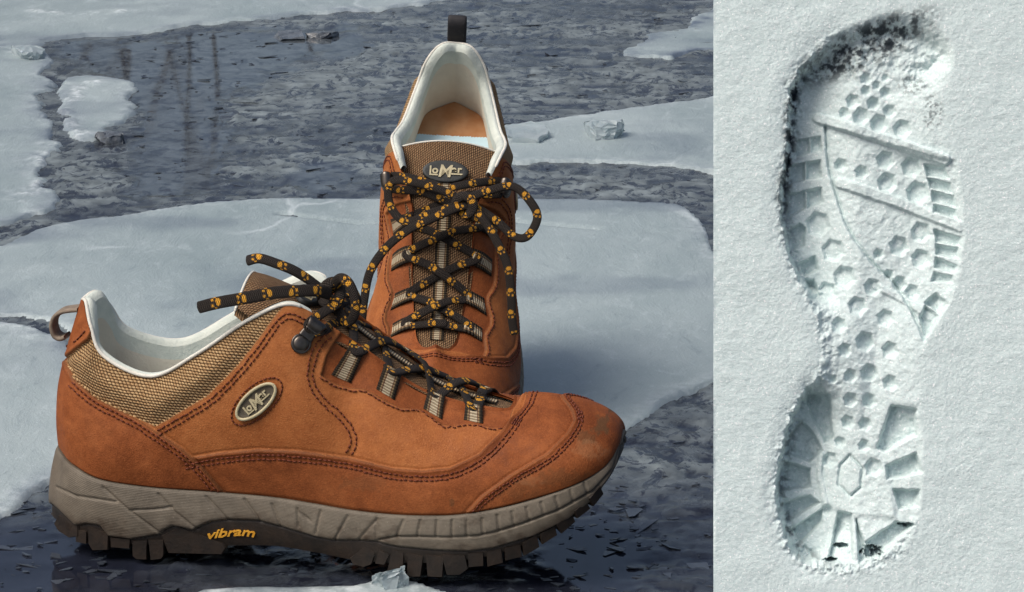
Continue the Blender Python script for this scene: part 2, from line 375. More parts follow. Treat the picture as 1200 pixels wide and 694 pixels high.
E_LINE = [(388,396),(378,404),(371,417),(366.6,437),(370,453),(382,469),(397,482),(413,501),(418,519),(411,535)]
POLY = {
 'collar': [(76,420),(104,398),(112,380),(120,300),(350,300)] + Q_EDGE[::-1] + [(163.5,492),(144.5,483),(113,467),(87.5,445)],
 'tab': [(0,300),(118,300),(112,385),(104,398),(76,420),(70,419.5),(0,425)],
 'counter': [(0,421)] + B_EDGE + [(270,700),(0,700)],
 'vamp': [(250,700),(262,577),(237.5,548)] + A_EDGE + [(604,430),(760,430),(760,700)],
 'toe': F_EDGE + [(640,420),(790,420),(790,720),(540,720)],
 'window': [(378,437),(383,418),(392,402),(401,389),(404,350),(650,350),(612,460),(600,480),(597,492)] + SCALLOP[::-1],
}
SD = {k: sdf_poly(PX, v) for k, v in POLY.items()}                   # in drawing pixels (22 px = 1 cm)
_bx, _by = BASE.reshape(-1, 3)[:, 0], np.abs(BASE.reshape(-1, 3)[:, 1])
VAMP_TOP = ([0, 1, 1.9, 2.6, 3.36, 4.05], [10.15, 10.08, 9.82, 9.56, 9.37, 8.86]); TOE_TOP = ([0, .4, .8, 1.24, 2.05, 3.03], [11.95, 12.12, 12.42, 12.72, 12.97, 12.75])
for _k, _c, _lo, _hi in (('vamp', VAMP_TOP, 2.0, 3.0), ('toe', TOE_TOP, 1.3, 2.2)):      # over the instep the seams are drawn from above
    _w = sstep(_hi, _lo, _by) * (_bx > 7.5); SD[_k] = SD[_k] * (1 - _w) + _w * (np.interp(_by, *_c) - _bx) * 22
def lip(sd, th, ridge=0.03, soft=0.8):
    d = -sd
    return th * sstep(-soft, soft, d) + ridge * np.exp(-((d - 2.2) / 1.6) ** 2) - 0.35 * th * np.exp(-((d + 2.0) / 1.5) ** 2)
X0, Y0, Z0 = BASE.reshape(-1, 3).T
H = np.zeros(len(PX))
H += lip(SD['vamp'], 0.10, 0.035) * sstep(0, 5, SD['counter']); H += lip(SD['toe'], 0.08, 0.035); H += lip(SD['counter'], 0.12, 0.035)
H += lip(SD['tab'], 0.10, 0.03)
H -= 0.13 * sstep(1.2, -1.2, SD['window']); H += 0.03 * np.exp(-((SD['window'] - 2.5) / 1.8) ** 2)
cl = sstep(2, -22, SD['collar']); H += 0.34 * cl * sstep(1.0, 0.80, np.tile(tt.ravel(), NS)) - 0.07 * sstep(1.0, -1.0, SD['collar'])
H -= 0.05 * np.exp(-(dist_line(PX, E_LINE) / 6) ** 2)
H -= 0.05 * np.exp(-((dist_line(PX, offset_line(A_EDGE, 8.5)) / 5) ** 2))
H -= 0.035 * np.exp(-((dist_line(PX, offset_line(F_EDGE, 7)) / 5) ** 2))
# soft dents and flex creases in the leather
lea = sstep(0, 20, SD['collar'])
arc = np.cumsum(np.r_[0, np.linalg.norm(np.diff(Fe, axis=0), axis=1)]); UU = np.repeat(arc, NT); VV = np.tile(np.linspace(0, 9, NT), NS)
H += lea * 0.06 * (fbm(UU * 0.45, VV * 0.45, 4, 11) - 0.5)
cre = np.sin((PX[:, 0] * 0.85 - PX[:, 1] * 0.35) / 9.5 + 3 * fbm(PX[:, 0] / 50, PX[:, 1] / 50, 2, 5))
cm_ = np.exp(-((PX[:, 0] - 520) / 45) ** 2) * sstep(600, 560, PX[:, 1]); H += lea * 0.034 * cre * cm_
H = H * sstep(0, 0.03, np.tile(tt.ravel(), NS))
SURF = (BASE.reshape(-1, 3) + H[:, None] * NRM.reshape(-1, 3))
UPF = grid_faces(NS, NT, True)
fc = PX[UPF].mean(1)
lab = np.full(len(UPF), 'quarter', dtype=object)
def fsd(k): return SD[k][UPF].mean(1)
lab[fsd('window') < 0] = 'underlay'; lab[fsd('collar') < 0] = 'collar'; lab[fsd('tab') < 0] = 'tab'; lab[fsd('vamp') < 0] = 'vamp'
lab[fsd('counter') < 0] = 'counter'; lab[fsd('toe') < 0] = 'toe'
stn = np.zeros(len(PX)); scf = np.zeros(len(PX))
def blob(cx, cy, rx, ry, seed): 
    q = ((PX[:, 0] - cx) / rx) ** 2 + ((PX[:, 1] - cy) / ry) ** 2
    return sstep(1.0, 0.2, q + 2.6 * (fbm(PX[:, 0] / 5, PX[:, 1] / 5, 5, seed, .65) - 0.5))
stn = np.maximum.reduce([0.8 * blob(704, 500, 9, 14, 1), 0.55 * blob(688, 514, 15, 10, 2), 0.35 * blob(655, 560, 40, 12, 12), 0.5 * blob(530, 588, 3, 8, 3), 0.3 * blob(612, 575, 40, 14, 4), 0.25 * blob(430, 565, 35, 12, 6)])
scf = np.maximum.reduce([0.2 * blob(690, 528, 22, 12, 7), 0.16 * blob(622, 562, 20, 8, 8), 0.3 * blob(696, 560, 6, 4, 9)])
for _k in ('vamp', 'toe', 'counter', 'tab'): stn = np.maximum(stn, .55 * np.exp(-((SD[_k] + .2) / 1.1) ** 2))
stn = np.maximum(stn, .55 * np.exp(-((SD['window'] - .3) / 1.1) ** 2)); stn = np.maximum(stn, .5 * np.exp(-((SD['collar'] - .6) / 1.2) ** 2))
vfacing = NRM.reshape(-1, 3) @ (FR.M.T @ (-FWD))
def make_kd(P2, idx):
    kd = KDTree(len(idx))
    for n, i in enumerate(idx): kd.insert((P2[i, 0], P2[i, 1], 0), n)
    kd.balance(); return kd
_idx = np.where((Y0 < 0.4) & (vfacing > -0.25))[0][::2]
_pxs = FR.proj(SURF); KD = make_kd(_pxs, _idx); NF = NRM.reshape(-1, 3)
_Sm = SURF * [1, -1, 1]; _nm = NRM.reshape(-1, 3) * [1, -1, 1]
_idxm = np.where((Y0 > -0.4) & (_nm @ (FR.M.T @ (-FWD)) > -0.25))[0][::2]; KDM = make_kd(FR.proj(_Sm), _idxm)
def surf_at(px, py, k=6, side=1):
    if side < 0:
        r = KDM.find_n((px, py, 0), k); w = np.array([1 / (d + 0.15) for _, _, d in r]); ii = [_idxm[n] for _, n, _ in r]
        w /= w.sum(); return (SURF[ii] * w[:, None]).sum(0), unit((NF[ii] * w[:, None]).sum(0))
    r = KD.find_n((px, py, 0), k); w = np.array([1 / (d + 0.15) for _, _, d in r]); ii = [_idx[n] for _, n, _ in r]
    w /= w.sum(); return (SURF[ii] * w[:, None]).sum(0), unit((NF[ii] * w[:, None]).sum(0))
_idt = np.where((NF[:, 2] > 0.3) & (SURF[:, 0] > 7))[0]; KDT = make_kd(SURF[:, :2], _idt)
def top_at(x, y, k=6):
    r = KDT.find_n((x, y, 0), k); w = np.array([1 / (d + 0.01) for _, _, d in r]); ii = [_idt[n] for _, n, _ in r]; w /= w.sum()
    return (SURF[ii] * w[:, None]).sum(0), unit((NF[ii] * w[:, None]).sum(0))
def top_row(c, off, ymax):
    y = np.linspace(-ymax, ymax, 40); return np.stack([np.interp(np.abs(y), *c) + off, y], 1)
# sole wall
NW = 64
out2 = unit(np.stack([np.gradient(np.r_[Fe[-2:], Fe, Fe[:2]][:, 1])[2:-2], -np.gradient(np.r_[Fe[-2:], Fe, Fe[:2]][:, 0])[2:-2], np.zeros(NS)], 1))
if out2[0, 0] > 0: out2 = -out2
wt = np.linspace(0, 1, NW)[None, :, None]
w0 = (Fe + out2 * 0.16 + [0, 0, 0.06])[:, None]; w2 = (Bo + out2 * 0.0)[:, None]; w1 = (0.5 * (Fe + Bo) + out2 * 0.45)[:, None]
WALL = (1 - wt) ** 2 * w0 + 2 * wt * (1 - wt) * w1 + wt ** 2 * w2
WN = smooth_normals(np.concatenate([WALL[-3:], WALL, WALL[:3]], 0))[3:-3]
if (WN[NS // 4, 30] * [0, -1, 0]).sum() < 0: WN = -WN
WPX = draw_xy(WALL)
G_LINE = [(40,590),(60,592),(67,598),(87,617.6),(101,615),(116,617.6),(126,630),(153,633.5),(187,627.5),(192,622.5),(202,617.6),(215,620),(226,623),(234.6,617.6),(247.5,612),(267.7,609.7),(302,611),(328,618),(370,630.6),(390,634),(420,634),(440,635),(448,638),(465,641.7),(510,646),(548,647.5),(577.5,644),(626.5,630),(667,610),(701,584),(724.5,546),(730,523),(735,500)]
G2 = [(443,633),(463,629),(493,629),(527,630),(560,628),(579,624),(612,614),(655,598),(696,575),(719,549),(727,523)]
GROOVES = [[(121,571),(150,597),(187,624)],[(67,571),(89,581),(136,588)],[(153,598),(180,597),(202,594)],[(186,579),(205,600),(231,620)],[(242,582),(268,610)],[(287,585),(305,611)],[(319,591),(328.6,617)],[(348.6,596),(350,617)],[(376,599),(370,625)],[(407.5,605),(392,633)],[(442,608),(420,633)],[(472.5,610),(465,628)],[(493,610),(489,628)],[(512,610),(511,628)],[(530,610),(530,628)],[(547,610),(547,628)],[(565,608),(566,626)],[(583,604),(585,622)],[(600,600),(603,617)],[(617,595),(621,611)],[(634,589),(638,604)],[(651,582),(655,597)],[(668,574),(672,588)],[(684,564),(688,578)]]
sdG = sdf_poly(WPX, G_LINE + [(760,500),(760,400),(20,400),(20,590)])      # negative = midsole
WH = np.zeros(len(WPX))
for g in GROOVES: WH -= 0.10 * np.exp(-(dist_line(WPX, g) / 1.3) ** 2)
WH -= 0.14 * np.exp(-(dist_line(WPX, G2) / 1.3) ** 2) + 0.16 * np.exp(-(dist_line(WPX, G_LINE) / 1.5) ** 2)
up_band = sdf_poly(WPX, G2 + [(760,523),(760,400),(443,400)])
WH += 0.05 * sstep(3, -6, np.where((WPX[:, 0] > 440), up_band, sdG))
WH -= 0.12 * sstep(-1, 3, sdG)
for cx, cy, r in [(358,606,5)]: WH -= 0.12 * np.exp(-(((WPX[:, 0] - cx) * .6 - (WPX[:, 1] - cy) * .8) / 2) ** 2 - ((WPX[:, 0] - cx) / 7) ** 2 - ((WPX[:, 1] - cy) / 9) ** 2)
WH += 0.03 * (fbm(WPX[:, 0] / 14, WPX[:, 1] / 14, 4, 31) - 0.5)
WH *= sstep(0, 0.06, np.tile(wt.ravel(), NS))
WSURF = WALL.reshape(-1, 3) + WH[:, None] * WN.reshape(-1, 3)
WF = grid_faces(NS, NW, True); wmid = sdG[WF].mean(1) < 0
grime = np.clip(0.75 * np.exp(-((sdG + 3) / 6) ** 2) * fbm(WPX[:, 0] / 10, WPX[:, 1] / 10, 4, 41) + 0.45 * sstep(0.50, 0.75, fbm(WPX[:, 0] / 16, WPX[:, 1] / 9, 6, 43, .65)) * sstep(585, 615, WPX[:, 1]), 0, 1)
_widx = np.where(WSURF[:, 1] < 0)[0][::2]; _wpx = FR.proj(WSURF); WKD = make_kd(_wpx, _widx); WNF = WN.reshape(-1, 3)
def wall_at(px, py, k=6):
    r = WKD.find_n((px, py, 0), k); w = np.array([1 / (d + .15) for _, _, d in r]); ii = [_widx[n] for _, n, _ in r]; w /= w.sum()
    return (WSURF[ii] * w[:, None]).sum(0), unit((WNF[ii] * w[:, None]).sum(0))
LUGS = [
 [(69,603),(63,613),(68,623),(82,631),(92,628),(92,612)],[(90,620),(90,634),(101,637),(102,622)],[(103,617),(104,637),(109,645.5),(127,645),(127,626)],[(129,630),(130,642),(152,643),(153,632)],
 [(155,632),(155,652),(159,655.6),(171.5,655.6),(172.5,640),(173,632)],[(174,632),(174,640),(175.5,655.6),(188,654.5),(191,650),(192,632)],
 [(188,628),(210,617),(262,637),(267,643),(261,650),(197,648)],
 [(409,654),(413,662),(427,664.5),(435,661),(440,647),(428,640)],[(440,660),(450,663),(456,650),(445,643)],
 [(453,670),(460,673.5),(473,674),(475,647),(460,644)],[(477,673),(480,675.5),(493,676),(496,650),(478,647)],[(502,675),(518,676),(520.5,652),(498,649)],[(524,675),(538,674),(547,667),(545.5,650),(518,650)],
 [(548,665),(567,664),(566,647),(548,648)],[(571,664),(590,659),(589,643),(570,646)],[(593,657),(611,652),(610,637),(591,643)],[(614,651),(633,641),(629,626),(613,636)],[(635,638),(654,627),(650,615),(632,625)],[(657,625),(675,611),(670,602),(653,613)],[(677,609),(692,595),(687,587),(673,599)],[(694,593),(707,578),(702,569),(690,584)]]

MIRRORED = np.array([1, -1, 1.])
def both(fn):
    """run a builder for the lateral and the mirrored medial side, giving (V) -> V transforms"""
    fn(np.array([1., 1, 1]), False); fn(MIRRORED, True)
def strip_on(pts, half_w, lift, across=5, closed=False, thick=0.1):
    pass

def paw_attr(uv, circ, off):
    u = uv[:, 0] + off; v = uv[:, 1]
    per = 1.35; face = np.floor(v * 2); u = u + face * 0.7; k = np.floor(u / per); du = u - (k + 0.5) * per
    du = np.where(hash2(k, face, 5) > .5, du, -du)
    j = (hash2(k, k * 0 + 3, 8) - 0.5) * 0.16
    w = (v * 2 - face - 0.5) * circ / 2 + j
    pad = 1 - ((du + 0.11) / 0.125) ** 2 - (w / 0.14) ** 2
    for a_, b_ in ((0.04, -0.235), (0.19, -0.09), (0.20, 0.09), (0.05, 0.235)):
        pad = np.maximum(pad, 1 - (((du - a_) / 0.075) ** 2 + ((w - b_) / 0.06) ** 2))
    pad = pad + 1.1 * (fbm(u * 7, w * 8 + face * 7, 3, 14) - .52)
    return np.where(pad > 0, 1.0, 0.0)
def lace_mesh(name, path, nrm, parent, a=0.27, b=0.15, off=0.0, mirror=False):
    n = max(24, int(polylen(path) / 0.035)); p = catmull(path, n)
    if np.ndim(nrm) == 2: nn = catmull(nrm, n)
    else: nn = nrm
    a = a * (1 + .10 * (fbm(np.arange(n) * .02, np.zeros(n) + off, 3, 19) - .5)); b = b * (1 + .5 * (fbm(np.arange(n) * .015, np.zeros(n) + off, 3, 23) - .5))
    V, q, uv, tr = sweep(p, a, b, nn, 32, 0.12, 2.6)
    paw = paw_attr(uv, 2 * math.pi * 0.22 * 1.05, off)
    return V, q, uv, tr, paw
class LaceSoup:
    def __init__(s): s.V = []; s.Q = []; s.T = []; s.UV = []; s.A = []; s.n = 0
    def add(s, path, nrm, a=0.27, b=0.15, off=0.0):
        V, q, uv, tr, paw = lace_mesh('', path, nrm, None, a, b, off)
        s.V.append(V); s.Q.append(q + s.n); s.T.append(tr + s.n); s.UV.append(uv); s.A.append(paw); s.n += len(V)
    def build(s, name, parent):
        return mesh_obj(name, np.concatenate(s.V), [np.concatenate(s.Q), np.concatenate(s.T)], M['lace'], parent, uv=np.concatenate(s.UV), attrs={'paw': np.concatenate(s.A)})

TONGUE_C = np.array([(9.7,0,8.55),(8.0,0,8.85),(6.3,0,9.25),(4.6,0,10.0),(3.0,0,10.95),(1.5,0,12.0),(0.2,0,12.9),(-1.2,0,13.65),(-2.6,0,14.3),(-4.0,0,14.85),(-4.9,0,15.1)])
TONGUE_W = np.array([.8,1.3,1.7,1.95,2.1,2.3,2.6,2.95,3.2,3.15,2.6])
TONGUE_D = np.array([.1,.15,.2,.25,.3,.4,.6,.9,1.2,1.4,1.3])
TONGUE_R = np.c_[TONGUE_C, TONGUE_W, TONGUE_D][:10].copy(); TONGUE_R[-1] = [-3.3, 0, 14.5, 3.35, 1.2]; TONGUE_R[-2] = [-2.5, 0, 14.15, 3.4, 1.1]; TONGUE_R[-3, 3] = 3.15
def tongue_grid(n=120, m=48, lift=0.0, rear=False):
    c = catmull(TONGUE_R if rear else np.c_[TONGUE_C, TONGUE_W, TONGUE_D], n); g = np.linspace(-1, 1, m)
    t = unit(np.gradient(c[:, :3], axis=0)); up = unit(np.cross(t, [0, 1., 0])); up *= np.sign(up[:, 2:3])
    P = c[:, None, :3] + g[None, :, None] * c[:, None, 3:4] * np.array([0, 1., 0]) - (np.abs(g) ** 2)[None, :, None] * c[:, None, 4:5] * (0.55 * up[:, None] + 0.45 * np.array([0, 0, 1.])) + up[:, None] * lift
    L = np.r_[0, np.cumsum(np.linalg.norm(np.diff(c[:, :3], axis=0), axis=1))]
    uv = np.stack([np.repeat(L[:, None], m, 1), g[None] * c[:, 3:4]], -1)
    return P, uv, up, c
def text_mesh(s, size, extrude, shear=0.0, bold=0.0):
    cu = bpy.data.curves.new('lettering', 'FONT'); cu.body = s; cu.size = size; cu.extrude = extrude; cu.shear = shear; cu.offset = bold
    cu.align_x = 'LEFT'; o = bpy.data.objects.new('lettering', cu); scene.collection.objects.link(o)
    dg = bpy.context.evaluated_depsgraph_get(); me = bpy.data.meshes.new_from_object(o.evaluated_get(dg))
    bpy.data.objects.remove(o)
    V = np.array([v.co[:] for v in me.vertices]); me.calc_loop_triangles(); T = np.array([t.vertices[:] for t in me.loop_triangles]); bpy.data.meshes.remove(me)
    return V, T
def logo_parts():
    """the five letters and their bars in a unit frame, x along the badge, about 1.9 wide"""
    S = Soup()
    def put(s, size, x, y, shear=0.0, bold=0.012, sx=1.0):
        V, T = text_mesh(s, size, 0.03, shear, bold); V = V - [V[:, 0].min(), 0, 0]; V[:, 0] *= sx; S.add(V + [x, y, 0], tris=T)
    def bar(x0, y0, x1, y1):
        V = np.array([(x0, y0, -.03), (x1, y0, -.03), (x1, y1, -.03), (x0, y1, -.03), (x0, y0, .03), (x1, y0, .03), (x1, y1, .03), (x0, y1, .03)])
        S.add(V, quads=[(4, 5, 6, 7), (0, 1, 5, 4), (1, 2, 6, 5), (2, 3, 7, 6), (3, 0, 4, 7)])
    bar(-.86, -.30, -.77, .26); bar(-.768, -.30, -.40, -.22)
    put('o', .62, -.72, -.17, 0, .018)
    put('M', 1.02, -.36, -.36, .18, .015, .95)
    put('e', .58, .34, -.08, 0, .018); put('r', .58, .68, -.08, 0, .018)
    bar(.30, -.21, .95, -.13)
    return S
LOGO = logo_parts()

STR = np.random.default_rng(77)
def build_shoe(root, mirror, frame):
    """all parts of one shoe as children of root; mirror gives the left shoe"""
    mv = MIRRORED if mirror else np.ones(3)
    def fl(F): return F[:, ::-1] if mirror else F
    def obj(name, V, F, mat, uv=None, attrs=None, smooth=True, parent=None):
        Fs = F if isinstance(F, list) else [F]
        return mesh_obj(name, np.asarray(V) * mv, [fl(np.asarray(f)) for f in Fs], mat, parent or root, uv, attrs, smooth)
    UVU = np.stack([UU, VV], 1)
    names = {'quarter': ('quarter_panel', 'leather'), 'underlay': ('eyelet_underlay', 'leather2'), 'collar': ('collar', 'weave'), 'tab': ('heel_tab', 'leather2'), 'vamp': ('vamp', 'leather2'), 'counter': ('heel_counter', 'leather2'), 'toe': ('toe_cap', 'leather2')}
    UVC = np.stack([UU, np.concatenate([np.cumsum(np.r_[0, np.linalg.norm(np.diff(BASE[i], axis=0), axis=1)]) for i in range(NS)])], 1)
    panel = {}
    for k, (nm, mt) in names.items():
        used, f = sub_mesh(SURF, UPF, lab == k)
        panel[k] = obj(nm, SURF[used], f, M[mt], UVC[used], {'stain': stn[used], 'scuff': scf[used]})
    # stitching: short capsules along the rows, one part per seam
    def stitches(name, rows, parent, pitch=6.0, frac=0.66, rad=0.042, top=()):
        S = Soup()
        for row in top:
            n = int(polylen(row) * 22 / pitch); pts = catmull(row, n * 3 + 1)
            for i in range(n):
                (pa, na), (pb, nb) = top_at(*pts[i * 3]), top_at(*pts[i * 3 + 2]); nn = unit(na + nb)
                V, q, uv, tr = sweep(np.array([pa - nn * .03, pa + nn * .025, .5 * (pa + pb) + nn * .045, pb + nn * .025, pb - nn * .03]), rad, rad, nn, 6); S.add(V, q)
        for row in rows:
            L = polylen(row); n = max(2, int(L / pitch)); pts = catmull(row, n * 3 + 1)
            for i in range(n):
                a = pts[i * 3]; b = pts[i * 3 + 2]
                for sde in (1, -1):
                    ja, jb = STR.normal(0, .35, 2), STR.normal(0, .35, 2); (pa, na), (pb, nb) = surf_at(*(a + ja), side=sde), surf_at(*(a + (b - a) * frac / 0.667 + jb), side=sde)
                    if np.linalg.norm(pa - pb) > 0.8: continue
                    nn = unit(na + nb); pm = 0.5 * (pa + pb)
                    path = np.array([pa - nn * .03, pa + nn * .025, pm + nn * .045, pb + nn * .025, pb - nn * .03])
                    V, q, uv, tr = sweep(path, rad, rad, nn, 6)
                    S.add(V, q)
        V = np.concatenate(S.V); F = np.concatenate(S.F); o_ = obj(name, V, F, M['thread'], parent=parent); o_['kind'] = 'stuff'; return o_
    stitches('stitching', [offset_line(B_EDGE[1:], 4.5), offset_line(B_EDGE[1:], 9.5)], panel['counter'])
    stitches('stitching', [offset_line(A_EDGE[:-1], 6.5), offset_line(A_EDGE[:-1], 11.5)], panel['vamp'], top=[top_row(VAMP_TOP, .30, 2.9), top_row(VAMP_TOP, .52, 2.9)])
    stitches('stitching', [offset_line(F_EDGE[:-2], 5), offset_line(F_EDGE[:-2], 9)], panel['toe'], 5.0, top=[top_row(TOE_TOP, .23, 1.9), top_row(TOE_TOP, .41, 1.9)])
    qe = Q_EDGE[:-1] + [(332,364),(344,364),(358,369),(372,378)]
    be = np.array([(301 + 36.5 * math.cos(a) * 0.745 + 18 * math.sin(a) * 0.667, 470.5 - 36.5 * math.cos(a) * 0.667 + 18 * math.sin(a) * 0.745) for a in np.linspace(0, 2 * math.pi, 40)])
    stitches('stitching', [offset_line(qe, 5), offset_line(qe, 10.5), E_LINE, offset_line(E_LINE, 6.5), offset_line(SCALLOP, 3.0)], panel['quarter'])
    stitches('stitching', [offset_line([(78,410),(90,404),(104,389)], -4)], panel['tab'], 5.0)
    # lining: rolled rim and inner wall
    tl = np.linspace(0, 1, 60); depth = 0.45 + 0.40 * np.sin(np.clip(tl * 3.2, 0, math.pi / 2)) ** 1
    inner = []
    jj = (1 - tl) ** 1 * (NT - 1) * 1.0
    collar_w = sstep(2.5, -2.5, Op[:, 0])[:, None, None]
    for j_, d_ in zip(jj, depth):
        j0 = int(j_); j1 = min(j0 + 1, NT - 1); fr = j_ - j0
        P = BASE[:, j0] * (1 - fr) + BASE[:, j1] * fr; N = NRM[:, j0]
        inner.append(P - N * (0.12 + d_ * (0.35 + 0.85 * collar_w[:, 0])))
    inner = np.stack(inner, 1); inner[..., 2] = np.maximum(inner[..., 2], (Fe[:, 2] + 0.3)[:, None])
    sub = np.arange(0, NS, 4); inn4 = inner[sub]; n4 = len(sub); incol = Op[sub, 0] < -1.0
    Vi = inn4.reshape(-1, 3); UVi = np.stack([np.repeat(arc[sub], 60), np.tile(tl * 9, n4)], 1)
    fr_ = grid_faces(n4, 60, True)[:, ::-1].reshape(n4, 59, 4); rim_lo = 7
    used, f = sub_mesh(Vi, fr_[:, :rim_lo][incol].reshape(-1, 4), slice(None)); lin_rim = obj('rim_lining', Vi[used], f, M['rimlining'], UVi[used])
    used, f = sub_mesh(Vi, np.r_[fr_[:, rim_lo:][incol].reshape(-1, 4), fr_[:, 3:][~incol].reshape(-1, 4)], slice(None)); obj('lining', Vi[used], f, M['lining'], UVi[used])
    # piping around the collar opening
    k0 = np.where((Op[:, 0] < -1.4))[0]; order = np.r_[k0[k0 > NS // 2], k0[k0 <= NS // 2]]
    rp = Op[order] - NRM[order, -1] * 0.04 + [0, 0, 0.05]
    V, q, uv, tr = sweep(catmull(rp[::6], 420), 0.10, 0.10, NRM[order][:, -1][np.linspace(0, len(order) - 1, 420).astype(int)], 12, 0.1)
    obj('piping', V, [q, tr], M['piping'], uv)
    # bridge between piping and padded lining rim
    rim_in = inner[:, 0]; rim_out = Op - NRM[:, -1] * 0.02; kk = np.linspace(0, 1, 7)
    wob = 0.04 * (fbm(arc / 1.3, arc * 0, 3, 61) - .5)
    g = np.stack([rim_out * (1 - k) + rim_in * k + np.array([0, 0, 1.]) * ((.26 + wob) * math.sin(math.pi * k) ** .8)[:, None] for k in kk], 1)
    gr_ = grid_faces(NS, 7, True)[:, ::-1].reshape(NS, 6, 4); cmask = Op[:, 0] < -1.0
    used, f = sub_mesh(None, gr_[cmask].reshape(-1, 4), slice(None)); obj('collar_roll', g.reshape(-1, 3)[used], f, M['rimlining'], parent=lin_rim)
    gr_ = grid_faces(NS, 3, True)[:, ::-1].reshape(NS, 2, 4)
    g2 = np.stack([Op, 0.5 * (Op + inner[:, 2]) + [0, 0, .03], inner[:, 3]], 1)
    used, f = sub_mesh(None, gr_[~cmask].reshape(-1, 4), slice(None)); obj('facing_edge', g2.reshape(-1, 3)[used], f, M['leather2'])
    # insole
    ring = inner[:, -1]; cx = np.array([0, 1.]); 
    rings = [ring + [0, 0, .25]] + [ring * [1, k, 1] * [.994 ** i, 1, 1] + [0, 0, .25] for i, k in enumerate((.92, .84, .76, .68, .6, .52, .44, .36, .28, .2, .1, 0.0))]
    g = np.stack(rings, 1); g[..., 2] = np.interp(g[..., 0], [-15, -8, 0, 6, 15], [7.7, 7.4, 6.6, 5.4, 5.6])
    gf = grid_faces(NS, 13, True)
    cen = g.reshape(-1, 3)[gf].mean(1)[:, 0]
    used, f = sub_mesh(None, gf, cen < -11.2); ins = obj('insole', g.reshape(-1, 3)[used], f, M['insole'])
    used, f = sub_mesh(None, gf, cen >= -11.2); obj('insole_pad', g.reshape(-1, 3)[used], f, M['insolepad'], parent=ins)
    # tongue
    P, uv, up, c = tongue_grid(rear=mirror); Pb, _, _, _ = tongue_grid(lift=-0.45, rear=mirror)
    n_, m_ = P.shape[:2]; gf = grid_faces(n_, m_)
    V = np.r_[P.reshape(-1, 3), Pb.reshape(-1, 3)]; k = n_ * m_
    rimq = []
    bd = [(i, 0) for i in range(n_)] + [(n_ - 1, j) for j in range(1, m_)] + [(i, m_ - 1) for i in range(n_ - 2, -1, -1)]
    for (a, b), (a2, b2) in zip(bd[:-1], bd[1:]): rimq.append((a * m_ + b, a2 * m_ + b2, k + a2 * m_ + b2, k + a * m_ + b))
    tg = obj('tongue', V, np.r_[gf, gf[:, ::-1] + k, np.array(rimq)], M['tongue'], np.r_[uv.reshape(-1, 2), uv.reshape(-1, 2)])
    e = 0.5 * (P[-1] + Pb[-1]); V, q, u2, tr = sweep(catmull(e[::4], 90), 0.10, 0.26, up[-1], 10, 0.15)
    obj('edge_binding', V, [q, tr], M['piping'], parent=tg)
    Ps, _, _, cs = tongue_grid(160, 3, 0.06, mirror); mid = Ps[12:128, 1]
    w = 0.42; V = np.stack([mid + [0, -w, -.03], mid + [0, -w, .05], mid + [0, w, .05], mid + [0, w, -.03]], 1).reshape(-1, 3)
    Ls = np.r_[0, np.cumsum(np.linalg.norm(np.diff(mid, axis=0), axis=1))]
    u2 = np.stack([np.tile([0, 0.0, 1.0, 1], len(mid)), np.repeat(Ls, 4)], 1)
    obj('centre_strip', V, grid_faces(len(mid), 4)[:, ::-1], M['webbing'], u2, smooth=False, parent=tg)
    # tongue badge (oval, with the lettering)
    ic = 101 if mirror else 94; pc = P[ic, m_ // 2]; tx = np.array([0, 1., 0]); nz = up[ic]; ty = np.cross(nz, tx)
    Vb, Qb = oval_plate(1.45, 0.75, 0.14); obj('tongue_badge', pc + nz * 0.10 + Vb @ np.array([tx, ty, nz]), Qb, M['blackpatch'], parent=tg)
    S = LOGO; Vt = np.concatenate(S.V); Fq = np.concatenate(S.F); Ft = np.concatenate(S.T)
    sgn = -1.0 if mirror else 1.0
    tbl = mesh_obj('lettering', ((pc + nz * 0.27) + (Vt * [1.15, 1.15, 1.2]) @ np.array([tx * 1.0, ty, nz]) * 1.0) if not mirror else ((pc * mv + nz * mv * 0.27) + (Vt * [1.15, 1.15, 1.2]) @ np.array([tx, ty * mv, nz * mv])), [Fq, Ft], M['badgerim'], tg, smooth=False)
    # lateral badge
    p0, n0 = surf_at(301, 470.5); pxp, _ = surf_at(301 + 15, 470.5 - 13.4); ax = unit((pxp - p0) - n0 * np.dot(pxp - p0, n0)); ay = np.cross(n0, ax)
    if ay[2] < 0: ay = -ay
    Vb, Qb = oval_plate(1.36, 0.57, 0.12, dish=True); Bm = np.array([ax, ay, n0])
    bd_ = obj('side_badge', p0 + n0 * 0.02 + Vb @ Bm, Qb, M['badgebed'])
    ang = np.linspace(0, 2 * math.pi, 72, endpoint=False); el = np.stack([1.36 * np.cos(ang), .57 * np.sin(ang), np.full(72, .13)], 1)
    el = np.r_[el, el[:2]]; V, q, u2, tr = sweep(el, .085, .07, np.array([0, 0, 1.]), 8); obj('badge_rim', p0 + n0 * .02 + V @ Bm, [q, tr], M['badgerim'], parent=bd_)
    obj('stitching', *stitch_ring(be), M['thread'], parent=bd_)['kind'] = 'stuff'
    axm, aym, n0m, p0m = ax * mv, ay * mv, n0 * mv, p0 * mv
    if mirror: axm = -axm
    mesh_obj('lettering', p0m + n0m * 0.13 + (Vt * [.92, .92, 1.4] + [-.02, .0, 0]) @ np.array([axm, aym, n0m]), [Fq, Ft], M['badgerim'], bd_, smooth=False)
    # webbing loops, four a side
    LOOPS = [[(388,439),(411,449),(428,409),(410,404)],[(441,456),(462,469),(470,434),(449,428)],[(496,479),(518,492),(520,463),(502,454)],[(543.5,492),(566,497),(564.5,478),(545,474)]]
